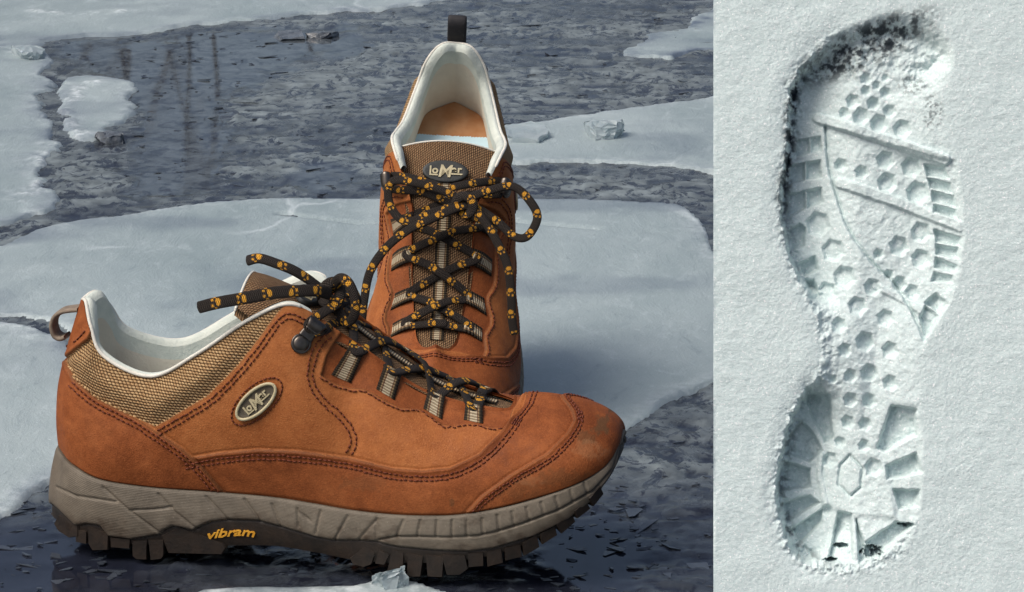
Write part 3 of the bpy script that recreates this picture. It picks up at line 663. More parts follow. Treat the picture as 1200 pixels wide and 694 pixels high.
    for Lq in LOOPS:
        bl, brr, tr_, tl_ = map(np.array, Lq)
        for sd in (np.ones(3), MIRRORED):
            nu, nv = 8, 22; G = np.zeros((nv, nu, 3)); Nn = np.zeros((nv, nu, 3)); u2 = np.zeros((nv, nu, 2)); ln = np.linalg.norm(tl_ - bl) / 22
            for iv in range(nv):
                for iu in range(nu):
                    a_, b_ = iu / (nu - 1), iv / (nv - 1)
                    q_ = (bl * (1 - a_) + brr * a_) * (1 - b_) + (tl_ * (1 - a_) + tr_ * a_) * b_
                    p_, nn_ = surf_at(*q_, side=sd[1]); G[iv, iu] = p_ + nn_ * (0.06 + 0.20 * sstep(0.0, 0.8, b_) - 0.16 * sstep(.86, 1.0, b_)); Nn[iv, iu] = nn_; u2[iv, iu] = (a_, b_ * ln * 1.3)
            Gb = G - Nn * 0.1
            V = np.r_[G.reshape(-1, 3), Gb.reshape(-1, 3)]; k = nu * nv; gf = grid_faces(nv, nu)
            bdl = [(0, j) for j in range(nu)] + [(i, nu - 1) for i in range(1, nv)] + [(nv - 1, j) for j in range(nu - 2, -1, -1)] + [(i, 0) for i in range(nv - 2, -1, -1)]
            rq = [(a * nu + b, a2 * nu + b2, k + a2 * nu + b2, k + a * nu + b) for (a, b), (a2, b2) in zip(bdl[:-1], bdl[1:])]
            Fw = np.r_[gf, gf[:, ::-1] + k, np.array(rq)]
            obj('webbing_loop', V, Fw if sd[1] > 0 else Fw[:, ::-1], M['webbing'], np.r_[u2.reshape(-1, 2), u2.reshape(-1, 2)])
    # lace hooks
    for sd in (np.ones(3), MIRRORED):
        pr, nr = surf_at(353, 403, side=sd[1]); ph, nh = surf_at(366, 384, side=sd[1]); ax = unit((ph - pr) - nr * np.dot(ph - pr, nr)); ay = np.cross(nr, ax); Bm = np.array([ax, ay, nr]) * 1.28
        S = Soup(); Vb, Qb = oval_plate(.42, .42, .08); S.add(pr + nr * .0 + Vb @ Bm, Qb)
        dome = np.array([(r * math.cos(a), r * math.sin(a), z) for r, z in ((.34, .0), (.33, .05), (.27, .09), (.15, .11), (.02, .115)) for a in np.linspace(0, 2 * math.pi, 20, endpoint=False)])
        S.add(pr + nr * .06 + dome @ Bm, grid_faces(5, 20, False, True))
        prof = [(.25, .04), (.6, .05), (.9, .10), (1.08, .24), (1.1, .42), (.98, .56), (.78, .58), (.62, .50)]
        prof = catmull(prof, 26); pts = np.stack([prof[:, 0], prof[:, 0] * 0, prof[:, 1]], 1); nn2 = np.gradient(prof, axis=0); nn2 = np.stack([-nn2[:, 1], nn2[:, 0] * 0, nn2[:, 0]], 1)
        wd = np.interp(np.linspace(0, 1, 26), [0, .3, .7, 1], [.33, .3, .42, .3])
        V, q, u2, tr = sweep(pts, wd, .05, nn2, 12, 0, 3); S.add(pr + nr * .03 + V @ Bm, q, tr)
        V = np.concatenate(S.V); Fs = [np.concatenate(S.F), np.concatenate(S.T)]
        if sd[1] < 0: Fs = [f[:, ::-1] for f in Fs]
        obj('lace_hook', V, Fs, M['gunmetal'])
    # heel pull loop
    pa = FR.at_y(83, 364, 0); lp = np.array([FR.at_y(*q, 0) for q in [(94,361),(84,362),(74,364),(66,370),(63,380),(66,391),(73,395),(79,393)]])
    if mirror: lp = np.array([(-14.9, 0, 11.6), (-15.35, 0, 12.8), (-15.3, 0, 14.0), (-14.95, 0, 14.75), (-14.5, 0, 14.6), (-14.35, 0, 13.9), (-14.4, 0, 13.2)])
    V, q, u2, tr = sweep(catmull(lp, 60), .62, .13, np.gradient(catmull(lp, 60), axis=0) @ np.array([[0, 0, 1], [0, 1, 0], [-1, 0, 0.]]), 12, 0, 4)
    obj('pull_loop', V, [q, tr], M['looptab'] if mirror else M['looptab2'], u2)
    # sole
    used, f = sub_mesh(None, WF, wmid); mids = obj('midsole', WSURF[used], f, M['midsole'], np.stack([np.repeat(arc, NW), np.tile(np.linspace(0, 3, NW), NS)], 1)[used], {'grime': grime[used]})
    topg = np.stack([WALL[:, 0], Fe + [0, 0, .05] - out2 * .25], 1); obj('welt', topg.reshape(-1, 3), grid_faces(NS, 2, True)[:, ::-1], M['midsole'], np.zeros((NS * 2, 2)), {'grime': np.full(NS * 2, .3)}, parent=mids)
    used, f = sub_mesh(None, WF, ~wmid)
    bot = np.stack([WSURF.reshape(NS, NW, 3)[:, -1], Bo * [1, .7, 1] + [0, 0, .05], Bo * [1, .35, 1] + [0, 0, .05], Bo * [1, .0, 1] + [0, 0, .05]], 1); kf = len(used)
    outs = obj('outsole', np.r_[WSURF[used], bot.reshape(-1, 3)], np.r_[f, grid_faces(NS, 4, True) + kf], M['outsole'])
    lr = np.random.default_rng(12)
    for poly in LUGS:
        poly = [(px_ + lr.normal(0, .7), py_ + lr.normal(0, .6)) for px_, py_ in poly]
        pts = np.array([wall_at(*p)[0] for p in poly]); nrm = unit(np.mean([wall_at(*p)[1] * [1, 1, 0] for p in poly], 0))
        tru = np.array([FR.at_plane(px_, py_, pts.mean(0) + nrm * 0.05, nrm) for px_, py_ in poly])
        cen = tru.mean(0); n_ = len(tru)
        r0 = cen + (tru - cen) * 0.95 + nrm * 0.05; r1 = tru - nrm * 0.05; inn = tru - nrm * 1.6; inn[:, 2] += 0.12
        for sd in (np.ones(3), MIRRORED):
            V = np.r_[r0, r1, inn, [r0.mean(0)], [inn.mean(0)]]; q = grid_faces(3, n_, False, True)
            j = np.arange(n_); j2 = (j + 1) % n_; t = np.r_[np.stack([np.full(n_, 3 * n_), j, j2], 1), np.stack([np.full(n_, 3 * n_ + 1), 2 * n_ + j2, 2 * n_ + j], 1)]
            fs = [q[:, ::-1], t] 
            a_ = V[t[0]]; 
            if np.dot(np.cross(a_[1] - a_[0], a_[2] - a_[0]), nrm) < 0: fs = [q, t[:, ::-1]]
            if sd[1] < 0: fs = [x[:, ::-1] for x in fs]
            obj('lug', V * sd, fs, M['outsole'], smooth=False, parent=outs)
    # moulded yellow lettering on the outsole
    V, T = text_mesh('vibram', .62, .03, .25, .012); V = V - [V[:, 0].mean(), 0, 0]; wl_ = V[:, 0].max() - V[:, 0].min(); V[:, 0] *= 2.5 / wl_
    Vo = []
    for v in V:
        bend = 1.2 * (1 - (v[0] / 1.25) ** 2) * 2.5
        p_, n__ = wall_at(275 + v[0] * 22.3, 629 + (2.0 if v[0] < 0 else 1.0) - bend - v[1] * 22, 4); Vo.append(p_ + n__ * (v[2] + .05))
    Vo = np.array(Vo)
    if mirror:
        Vo = []
        for v in V:
            bend = 1.2 * (1 - (v[0] / 1.25) ** 2) * 2.5
            p_, n__ = wall_at(275 - v[0] * 22.3, 630 - bend - v[1] * 22, 4); Vo.append((p_ + n__ * (v[2] + .05)) * mv)
    mesh_obj('lettering', np.array(Vo), T, M['yellow'], outs, smooth=False)
    return panel
def oval_plate(a, b, h, dish=False, n=48):
    ang = np.linspace(0, 2 * math.pi, n, endpoint=False); c, s = np.cos(ang), np.sin(ang)
    rs = [(1, -.1), (1, h * .7), (.96, h), (.85, h if not dish else h * .6), (.5, h if not dish else h * .6), (.02, h if not dish else h * .6)]
    V = np.concatenate([np.stack([a * r * c, b * r * s, np.full(n, z)], 1) for r, z in rs]); return V, grid_faces(len(rs), n, False, True)
def stitch_ring(be):
    S = Soup(); pts = catmull(be[:-1], 34 * 3, True)
    for i in range(34):
        pa, na = surf_at(*pts[i * 3]); pb, nb = surf_at(*pts[i * 3 + 2]); nn = unit(na + nb)
        V, q, uv, tr = sweep(np.array([pa - nn * .03, pa + nn * .025, .5 * (pa + pb) + nn * .045, pb + nn * .025, pb - nn * .03]), .042, .042, nn, 6); S.add(V, q)
    return np.concatenate(S.V), np.concatenate(S.F)

LOOP_TOP = [(417,412), (458,437), (510,462), (554,480)]
def lacing_points():
    L = []
    for q in LOOP_TOP[::-1]:
        p, n = surf_at(*q); L.append((p, n))
    return L
def build_lacing(ls, mirror):
    L = lacing_points(); mv = MIRRORED if mirror else np.ones(3); up = unit(np.array([.4, 0, .92]))
    hook, hn = surf_at(368, 383)
    def pt(i, side): p, n = L[i]; s = np.array([1, side, 1.]); return (p + n * 0.16) * s, n * s
    for k, s0 in enumerate((1, -1)):
        path, nr = [], []
        p, n = pt(0, s0)
        if k == 0:
            m0 = L[0][0] * [1, 0, 1] + up * 0.55; path += [m0 * 1.0 + [0, .6, 0], m0]; nr += [up, up]
        else:
            m0 = L[0][0] * [1, 0, 1] + up * 0.55; path += [m0 + [0, -.6, 0], m0]; nr += [up, up]
        side = s0
        for i in range(4):
            p, n = pt(i, side); tan = np.array([-.16, 0, .07])
            path += [p - tan, p + tan]; nr += [n, n]
            nxt = pt(i + 1, -side)[0] if i < 3 else (hook * [1, -side, 1])
            a_ = p + tan; lift = 0.30 + (0.30 if k else 0.0) + (0.1 if i == 3 else 0)
            for w_ in (.3, .5, .7):
                q_ = a_ * (1 - w_) + nxt * w_; path.append(q_ + up * lift * (1 - abs(q_[1]) / 2.6)); nr.append(up)
            side = -side
        h = hook * [1, side, 1]; hnn = hn * [1, side, 1]
        path += [h + hnn * .35 + np.array([.5, 0, -.15]), h + hnn * .33 + np.array([-.1, 0, -.32]), h + hnn * .35 + np.array([-.45, 0, .05])]; nr += [hnn, hnn, hnn]
        kn = KNOT + up * (0.1 if k else -.05) + np.array([0, -.3 * side, 0]); path += [0.5 * (path[-1] + kn) + up * .25, kn]; nr += [up, up]
        ls.add(np.array(path) * mv, np.array(nr) * mv, .265, .115, off=0.4 + k * 0.7)
KNOT = np.array([0.35, 0, 13.95])

# ---- front shoe
def empty(name, label, cat, group=None):
    o = bpy.data.objects.new(name, None); o.empty_display_size = 0.05; link(o)
    o['label'] = label; o['category'] = cat
    if group: o['group'] = group
    return o
def set_frame(o, fr):
    m = Matrix.Identity(4)
    for i in range(3):
        for j in range(3): m[i][j] = fr.M[i, j] * fr.k
        m[i][3] = fr.O[i] * CM
    o.matrix_world = m
front = empty('hiking_shoe', 'tan leather hiking shoe seen from the side, toe pointing right, in front', 'shoe', 'pair of hiking shoes')
set_frame(front, FR)
build_shoe(front, False, FR)
ls = LaceSoup(); build_lacing(ls, False)
upv = np.array([.3, -.5, .8])
def bow(pts): return np.array([FR.at_y(x, y, Y) for x, y, Y in pts])
ls.add(bow([(388,341,-.4),(376,338,-.6),(362,328,-1.0),(344,317,-1.4),(324,309,-1.7),(304,303,-1.8),(288,306,-1.9)]), upv, .33, .12, 0.2)
ls.add(bow([(388,345,-1.2),(372,341,-2.0),(352,341,-2.6),(324,343,-3.2),(289,349,-3.8),(255,355,-4.2),(231,361,-4.4)]), np.array([0, -1, .35]), .33, .12, 0.9)
ls.add(bow([(384,344,-.6),(390,334,-.9),(400,326,-1.2),(410,334,-1.4),(416,352,-1.5),(415,370,-1.5),(406,378,-1.3),(398,366,-1.1),(391,352,-.9)]), np.array([.2, -1, .2]), .26, .14, 0.1)
ls.add(bow([(384,343,0.3),(398,332,1.2),(412,336,2.2),(418,352,2.6),(412,362,2.2),(398,356,1.0),(388,347,.2)]), np.array([.2, -.4, .8]), .26, .14, 0.6)
# the knot itself: a wrapped turn
ls.add(bow([(378,352,-.2),(380,338,-1.0),(390,331,-.9),(398,338,-.6),(396,352,-1.1),(386,358,-1.3),(377,350,-.9)]), np.array([.2, -.8, .5]), .30, .17, 0.0)
ls.build('lace', front)

# ------------------------------------------------------------------ rear shoe, heel propped up on a block of ice
def rear_frame(pitch, roll, yaw, O, k):
    f = np.array([0, -math.cos(pitch), -math.sin(pitch)]); u = np.array([0, -math.sin(pitch), math.cos(pitch)]); l = np.cross(u, f)
    K = np.array([[0, -FWD[2], FWD[1]], [FWD[2], 0, -FWD[0]], [-FWD[1], FWD[0], 0]])
    R = np.eye(3) + math.sin(roll) * K + (1 - math.cos(roll)) * K @ K
    return Frame(R @ rotz(yaw) @ np.stack([f, l, u], 1), O, k)
RR = rear_frame(RAD(32), RAD(3), 0.0, (-4.45, 28.28, 4.5), 0.95)
rear = empty('hiking_shoe', 'tan leather hiking shoe standing behind, toe towards the viewer, laces tied in a bow', 'shoe', 'pair of hiking shoes')
set_frame(rear, RR)
build_shoe(rear, True, RR)
ls = LaceSoup(); build_lacing(ls, True)
bp0 = KNOT + np.array([0, 0, 0.35]); bn = unit(np.array([.42, 0, .9]))
def rbow(pts): return np.array([RR.at_plane(x, y, bp0 + bn * h, bn) for x, y, h in pts])
ls.add(rbow([(544,240,.1),(548,233,.3),(575,223,.5),(602,219,.5),(622,237,.4),(629.6,256,.2),(618,277,.0),(602,277,-.1),(583,260,0),(560,245,.1),(545,241,.1)]), bn, .27, .14, .3)
ls.add(rbow([(544,238,.2),(536,232,.4),(517,223,.6),(486,214,.6),(460,213,.3),(455,232,.0),(464,252,0),(480,260,.1),(505,250,.3),(532,242,.3)]), bn, .27, .14, .9)
ls.add(rbow([(548,240,.4),(532,245,.5),(505,257,.5),(478,270,.3),(453,290,0),(434,318,-.4),(427,350,-.9),(423,385,-1.6),(422,398,-1.9)]), bn, .27, .14, .1)
ls.add(rbow([(540,238,.4),(556,246,.4),(571,264,.3),(584,287,.1),(595,313,-.3),(599,346,-.9),(600,373,-1.5),(603,393,-2.0)]), bn, .27, .14, .7)
ls.add(rbow([(537,248,.1),(535,236,.5),(543,230,.7),(552,234,.7),(554,245,.5),(547,252,.2),(538,247,.0)]), bn, .30, .17, .2)
ls.build('lace', rear)

# ------------------------------------------------------------------ ice, slush and snow materials
def mat_floe():
    m, nt, b = new_mat('floe_ice', 0.42, 0.5); co = objco(nt)
    mp = nd(nt, 'ShaderNodeMapping'); mp.inputs['Scale'].default_value = (1, 0.45, 1); nt.links.new(co, mp.inputs['Vector']); v = mp.outputs[0]
    big = noise(nt, v, 5, 6, 0.6, 0.6)
    c = ramp(nt, big, [(0.3, srgb(130, 145, 147)), (0.5, srgb(150, 163, 165)), (0.7, srgb(166, 178, 179))])
    sc = noise(nt, v, 60, 6, 0.75, 1.0); c = mix(nt, ramp(nt, sc, [(0.54, gray(0)), (0.70, gray(0.4))]), c, srgb(192, 203, 205))
    c = mix(nt, ramp(nt, sc, [(0.30, gray(0.5)), (0.42, gray(0))]), c, srgb(112, 126, 134))
    vo = nd(nt, 'ShaderNodeTexVoronoi', feature='DISTANCE_TO_EDGE'); vo.inputs['Scale'].default_value = 3.2
    wv = nd(nt, 'ShaderNodeVectorMath', operation='MULTIPLY_ADD'); nzz = nd(nt, 'ShaderNodeTexNoise'); nzz.inputs['Scale'].default_value = 6; nzz.inputs['Detail'].default_value = 5; nt.links.new(v, nzz.inputs['Vector'])
    nt.links.new(nzz.outputs['Color'], wv.inputs[0]); wv.inputs[1].default_value = (.25, .25, 0); nt.links.new(v, wv.inputs[2]); nt.links.new(wv.outputs[0], vo.inputs['Vector'])
    crk = math_(nt, 'MULTIPLY', ramp(nt, vo.outputs[0], [(0.0, gray(0.6)), (0.012, gray(0))]), ramp(nt, noise(nt, v, 9, 2), [(0.5, gray(0)), (0.6, gray(1))]))
    c = mix(nt, crk, c, srgb(205, 214, 216))
    spk = noise(nt, co, 420, 2, 0.5); c = mix(nt, ramp(nt, spk, [(0.70, gray(0)), (0.76, gray(0.6))]), c, srgb(214, 222, 224))
    c = mix(nt, ramp(nt, noise(nt, co, 240, 2, 0.5), [(0.22, gray(0.6)), (0.27, gray(0))]), c, srgb(90, 100, 108))
    c = mix(nt, math_(nt, 'MULTIPLY', attr(nt, 'rim'), ramp(nt, noise(nt, co, 130, 4, 0.7), [(0.4, gray(0.1)), (0.6, gray(1))])), c, srgb(216, 224, 226)); c = mix(nt, attr(nt, 'wet'), c, srgb(92, 104, 118))
    nt.links.new(c, b.inputs['Base Color'])
    nt.links.new(ramp(nt, big, [(0.3, gray(0.3)), (0.7, gray(0.55))]), b.inputs['Roughness'])
    n1 = bump(nt, noise(nt, co, 500, 4, 0.65), 0.5, 0.001); n2 = bump(nt, noise(nt, v, 40, 8, 0.7, 0.5), 0.5, 0.004, n1); nt.links.new(n2, b.inputs['Normal'])
    return m
def mat_river():
    m, nt, b = new_mat('dark_frozen_slush', 0.16, 0.5); co = objco(nt)
    f = attr(nt, 'frost_sheen')
    n = noise(nt, co, 45, 6, 0.65, 0.6)
    dark = ramp(nt, n, [(0.3, srgb(22, 24, 34)), (0.7, srgb(38, 42, 54))])
    pale = ramp(nt, n, [(0.3, srgb(80, 87, 90)), (0.7, srgb(132, 142, 145))])
    mp = nd(nt, 'ShaderNodeMapping'); mp.inputs['Scale'].default_value = (0.7, 0.5, 1); nt.links.new(co, mp.inputs['Vector'])
    fk = ramp(nt, noise(nt, mp.outputs[0], 75, 6, 0.7, 1.2), [(0.42, gray(0)), (0.50, gray(1))])
    f = math_(nt, 'MULTIPLY', f, math_(nt, 'MULTIPLY_ADD', fk, 0.85, 0.15))
    nt.links.new(mix(nt, f, dark, pale), b.inputs['Base Color'])
    rr = math_(nt, 'MULTIPLY_ADD', math_(nt, 'MULTIPLY', f, math_(nt, 'SUBTRACT', 1.0, attr(nt, 'calm'))), 0.5, 0.03); nt.links.new(math_(nt, 'ADD', rr, math_(nt, 'MULTIPLY', n, 0.02)), b.inputs['Roughness'])
    b.inputs['IOR'].default_value = 1.33
    n1 = bump(nt, noise(nt, mp.outputs[0], 150, 6, 0.7, 0.8), math_(nt, 'MULTIPLY_ADD', math_(nt, 'SUBTRACT', 1.0, attr(nt, 'calm')), 0.3, 0.02), 0.002); nt.links.new(n1, b.inputs['Normal'])
    return m
def mat_snow():
    m, nt, b = new_mat('packed_snow', 0.75, 0.3); co = objco(nt)
    n = noise(nt, co, 700, 4, 0.7); g = noise(nt, co, 1600, 2, 0.6)
    c = ramp(nt, n, [(0.3, srgb(196, 213, 212)), (0.55, srgb(212, 226, 225)), (0.75, srgb(234, 243, 242))])
    c = mix(nt, ramp(nt, noise(nt, co, 1200, 1, 0.5), [(0.66, gray(0)), (0.72, gray(1))]), c, srgb(250, 252, 252))  # near-white specks paint the sparkle of the snow grains
    c = mix(nt, attr(nt, 'dirt_shade'), c, srgb(38, 46, 54)); nt.links.new(c, b.inputs['Base Color'])
    b.inputs['Subsurface Weight'].default_value = 0.0
    n1 = bump(nt, g, 0.35, 0.0005); n2 = bump(nt, n, 0.35, 0.0008, n1); nt.links.new(n2, b.inputs['Normal'])
    return m
M['floe'] = mat_floe(); M['river'] = mat_river(); M['snow'] = mat_snow()
M['clearice'] = mat_simple('chunk_ice', srgb(176, 192, 198), srgb(214, 224, 226), 60, 0.3, 0.6, 0.002, 120)
M['clearice'].node_tree.nodes['Principled BSDF'].inputs['Transmission Weight'].default_value = 0.55; M['clearice'].node_tree.nodes['Principled BSDF'].inputs['IOR'].default_value = 1.31
M['darkice'] = mat_simple('dark_ice', srgb(58, 62, 68), srgb(104, 110, 116), 90, 0.25, 0.5, 0.002, 160)

# ------------------------------------------------------------------ the frozen river
ZW = 0.0
def river():
    x = np.arange(-72, 46.01, 0.22)
    ys = [ground(600, 900)[1]]
    while ys[-1] < ground(600, -60)[1]: ys.append(ys[-1] + 0.36 * (1 + max(0, ys[-1]) / 80))
    y = np.array(ys); Xg, Yg = np.meshgrid(x, y, indexing='ij'); P = np.stack([Xg.ravel(), Yg.ravel(), np.full(Xg.size, ZW)], 1)
    px = WORLD.proj(P); Xr, Yr = P[:, 0], P[:, 1]
    calm = np.zeros(len(P))
    for poly, soft in (([(60,48),(250,34),(420,30),(430,60),(330,80),(270,110),(270,160),(250,220),(150,225),(150,190),(170,130),(120,95)], 9), ([(350,185),(420,180),(420,215),(330,220)], 12), ([(-100,620),(20,600),(70,610),(180,650),(180,720),(-100,720)], 22), ([(640,610),(720,590),(760,640),(740,720),(600,720)], 26)):
        calm = np.maximum(calm, sstep(soft, -soft, sdf_poly(px, poly) + 44 * (fbm(px[:, 0] / 34, px[:, 1] / 10, 5, 77) - .5)))
    wx = Xr + 3 * fbm(Xr / 6, Yr / 6, 3, 1); wy = Yr + 3 * fbm(Xr / 6, Yr / 6, 3, 2)
    pl = fbm(wx / 5.5, wy / 4.5, 5, 3, 0.55)                              # broken plates
    plate = sstep(0.50, 0.515, pl) * 0.5 + sstep(0.58, 0.59, pl) * 0.5
    rid = 1 - np.abs(2 * fbm(wx / 3.2, wy / 2.6, 4, 9) - 1); rid = rid ** 5
    fine = fbm(Xr / 0.9, Yr / 0.9, 3, 21)
    fl = fbm(Xr / 2.6 + 5 * fbm(Xr / 8, Yr / 8, 2, 51), Yr / 1.6, 5, 52, .6)
    rough = (0.10 * plate + 0.12 * rid * fbm(Xr / 9, Yr / 9, 2, 6) + 0.07 * (fine - .5) + .10 * sstep(.56, .59, fl) - .12 * sstep(.40, .37, fl))
    z = ZW - 0.22 + rough * (1 - calm) + 0.0 * calm
    near = sstep(470, 640, px[:, 1])
    frost_sheen = np.clip((0.30 * sstep(.3, .5, fl) + 0.3 * plate + 0.4 * rid + 0.5 * sstep(.45, .7, fbm(wx / 12, wy / 8, 4, 13))) * (1 - 0.9 * calm) * (1 - 0.85 * near) * (1 - .85 * sstep(.37, .33, fl)), 0, 1)
    for poly, am in (([(735,62),(760,48),(800,28),(836,10),(920,-10),(940,62),(836,56),(785,64)], .75), ([(285,88),(340,78),(400,72),(440,78),(455,110),(440,138),(380,140),(320,130),(290,112)], .6), ([(600,5),(700,0),(720,20),(640,30)], .3)):
        q = sstep(12, -14, sdf_poly(px, poly) + 40 * (fbm(px[:, 0] / 30, px[:, 1] / 9, 5, 91) - .5)); frost_sheen = np.clip(frost_sheen * (1 - .5 * q) + am * q, 0, 1); z = z + .05 * q
    P[:, 2] = z - 0.10 * sstep(6, 20, Yr)
    o = mesh_obj('frozen_river', P, grid_faces(len(x), len(y)), M['river'], attrs={'frost_sheen': np.clip(np.maximum(frost_sheen, .42 * calm * (1 - near)), 0, 1), 'calm': calm}); o['kind'] = 'structure'  # calm upper water paled in colour, standing in for reflected sky
    q = np.array([(-4000, -400, -0.75), (4000, -400, -0.75), (4000, 6000, -0.75), (-4000, 6000, -0.75)], float)
    w = mesh_obj('water', q, np.array([[0, 1, 2, 3]]), M['river'], attrs={'frost_sheen': np.full(4, .15), 'calm': np.full(4, .5)}); w['kind'] = 'structure'
river()

def floe(name, label, cat, poly, thick, seed, rag=1.4, step=0.3, rim=0.7, wet=None, base=-0.6, soft=0.2, cracks=(), fade=0.6, ridges=()):
    W = np.array([ground(*p)[:2] for p in poly]); W = catmull(W, 160, True)
    x = np.arange(W[:, 0].min() - 2, W[:, 0].max() + 2, step); y = np.arange(W[:, 1].min() - 2, W[:, 1].max() + 2, step * 1.4)
    Xg, Yg = np.meshgrid(x, y, indexing='ij'); Q = np.stack([Xg.ravel(), Yg.ravel()], 1)
    sd = sdf_poly(Q, W) + rag * 2 * (fbm(Q[:, 0] / 5, Q[:, 1] / 5, 5, seed) - .5)
    top = -0.08 + thick * (0.35 + 0.5 * sstep(0, -5, sd)) + 0.08 * (fbm(Q[:, 0] / 12, Q[:, 1] / 12, 3, seed + 3) - .5) + 0.05 * (fbm(Q[:, 0] / 1.6, Q[:, 1] / 1.6, 4, seed + 4) - .5)
    crush = np.exp(-((sd + 0.8) / 1.0) ** 2) * fbm(Q[:, 0] / 1.1, Q[:, 1] / 1.1, 3, seed + 5)
    top = top + 0.16 * crush * rim
    for c in cracks:
        cw = np.array([ground(*p)[:2] for p in c]); d = dist_line(Q, cw) + 0.6 * (fbm(Q[:, 0] / 3, Q[:, 1] / 3, 3, seed + 8) - .5); top = top - 0.35 * np.exp(-(d / .4) ** 2)
    rdg = np.zeros(len(Q))
    for c in ridges:
        cw = np.array([ground(*p)[:2] for p in c]); d = dist_line(Q, cw); rdg = np.maximum(rdg, np.exp(-(d / .9) ** 2) * sstep(.42, .6, fbm(Q[:, 0] / .9, Q[:, 1] / .9, 4, seed + 15)))
    top = top + .22 * rdg
    z = base + (top - base) * sstep(soft, -soft * .6, sd)
    V = np.c_[Q, z]; F = grid_faces(len(x), len(y)); keep = (sd[F] < soft).any(1)
    used, f = sub_mesh(None, F, keep)
    rimv = np.clip(rim * (1.3 * crush + 0.5 * np.exp(-((sd + .3) / .6) ** 2) * fbm(Q[:, 0] / 3, Q[:, 1] / 3, 3, seed + 9)), 0, 1)
    rimv = np.clip(rimv + 1.2 * rdg, 0, 1)
    wetv = np.clip(0.55 * sstep(.50, .72, fbm(Q[:, 0] / 14, Q[:, 1] / 10, 4, seed + 11)) * (wet or 0) + fade * np.exp(-(np.minimum(sd, 0) / 1.5) ** 2) * sstep(.3, .6, fbm(Q[:, 0] / 2.5, Q[:, 1] / 2.5, 4, seed + 13)), 0, 1)
    o = mesh_obj(name, V[used], f, M['floe'], attrs={'rim': rimv[used], 'wet': wetv[used]})
    o['label'] = label; o['category'] = cat; o['group'] = 'ice floes on the river'
    return o
floe('ice_floe', 'large smooth pale ice floe filling the middle behind both shoes', 'ice floe', [(-90,300),(0,286),(70,262),(150,250),(230,238),(330,230),(400,231),(520,230),(640,231),(740,234),(800,242),(826,272),(842,300),(900,330),(940,380),(900,425),(836,446),(790,468),(745,496),(690,520),(600,540),(480,550),(330,530),(220,470),(140,420),(75,384),(30,370),(-90,360)], 0.12, 3, 0.9, rim=.3, wet=.8, fade=.25, cracks=[[(330,250),(420,262),(560,255),(700,268)]])
floe('ice_floe', 'pale ice floe at the left edge beside the front shoe heel', 'ice floe', [(-90,372),(0,376),(40,384),(80,402),(140,450),(190,510),(150,540),(90,552),(55,566),(25,588),(0,604),(-90,650)], 0.2, 17, 0.8, rim=.5, wet=.3)
floe('ice_floe', 'pale ice floe at the left edge below the top bank', 'ice floe', [(-120,50),(0,52),(30,56),(52,66),(50,100),(62,125),(66,150),(52,180),(58,215),(50,244),(0,262),(-120,280)], 0.14, 29, 2.4, rim=.35, wet=.7, ridges=[[(20,62),(34,60),(50,64)],[(40,196),(55,180)],[(20,235),(48,214)]])
floe('snow_bank', 'pale snow covered ice bank across the top left corner', 'ice bank', [(-140,-70),(0,51),(60,43),(150,38),(250,26),(330,19),(430,9),(520,0),(560,-30),(300,-70)], 0.2, 41, 2.0, step=.6, rim=.25, wet=.5, ridges=[[(40,14),(80,18),(150,14)]])
floe('ice_floe', 'small rounded ice floe with white ridges near the top left', 'ice floe', [(70,96),(90,88),(130,91),(154,98),(158,114),(142,140),(122,156),(96,160),(76,150),(70,120)], 0.12, 53, 1.6, step=.35, rim=.3, wet=.6, ridges=[[(112,95),(98,100),(88,110),(84,118)],[(74,128),(78,140),(86,152),(100,158)]])
floe('ice_floe', 'long pale ice floe right of the rear shoe collar', 'ice floe', [(585,150),(640,141),(700,131),(760,122),(836,112),(920,104),(940,210),(836,198),(740,191),(650,188),(590,184)], 0.12, 67, 1.2, rim=.3, wet=.7, fade=.2)
floe('ice_floe', 'thin grey ice patch in the upper right corner of the river', 'ice floe', [(735,62),(760,48),(800,28),(836,10),(920,-10),(940,62),(836,56),(785,64)], 0.06, 71, 2.4, rim=.2, wet=1.0, fade=.8)
floe('ice_floe', 'pale ice strip along the bottom edge under the front shoe', 'ice floe', [(170,712),(230,694),(300,688),(380,690),(425,686),(450,678),(490,682),(520,692),(600,715),(560,760),(250,760)], 0.35, 97, .5, rim=.8, step=.3)

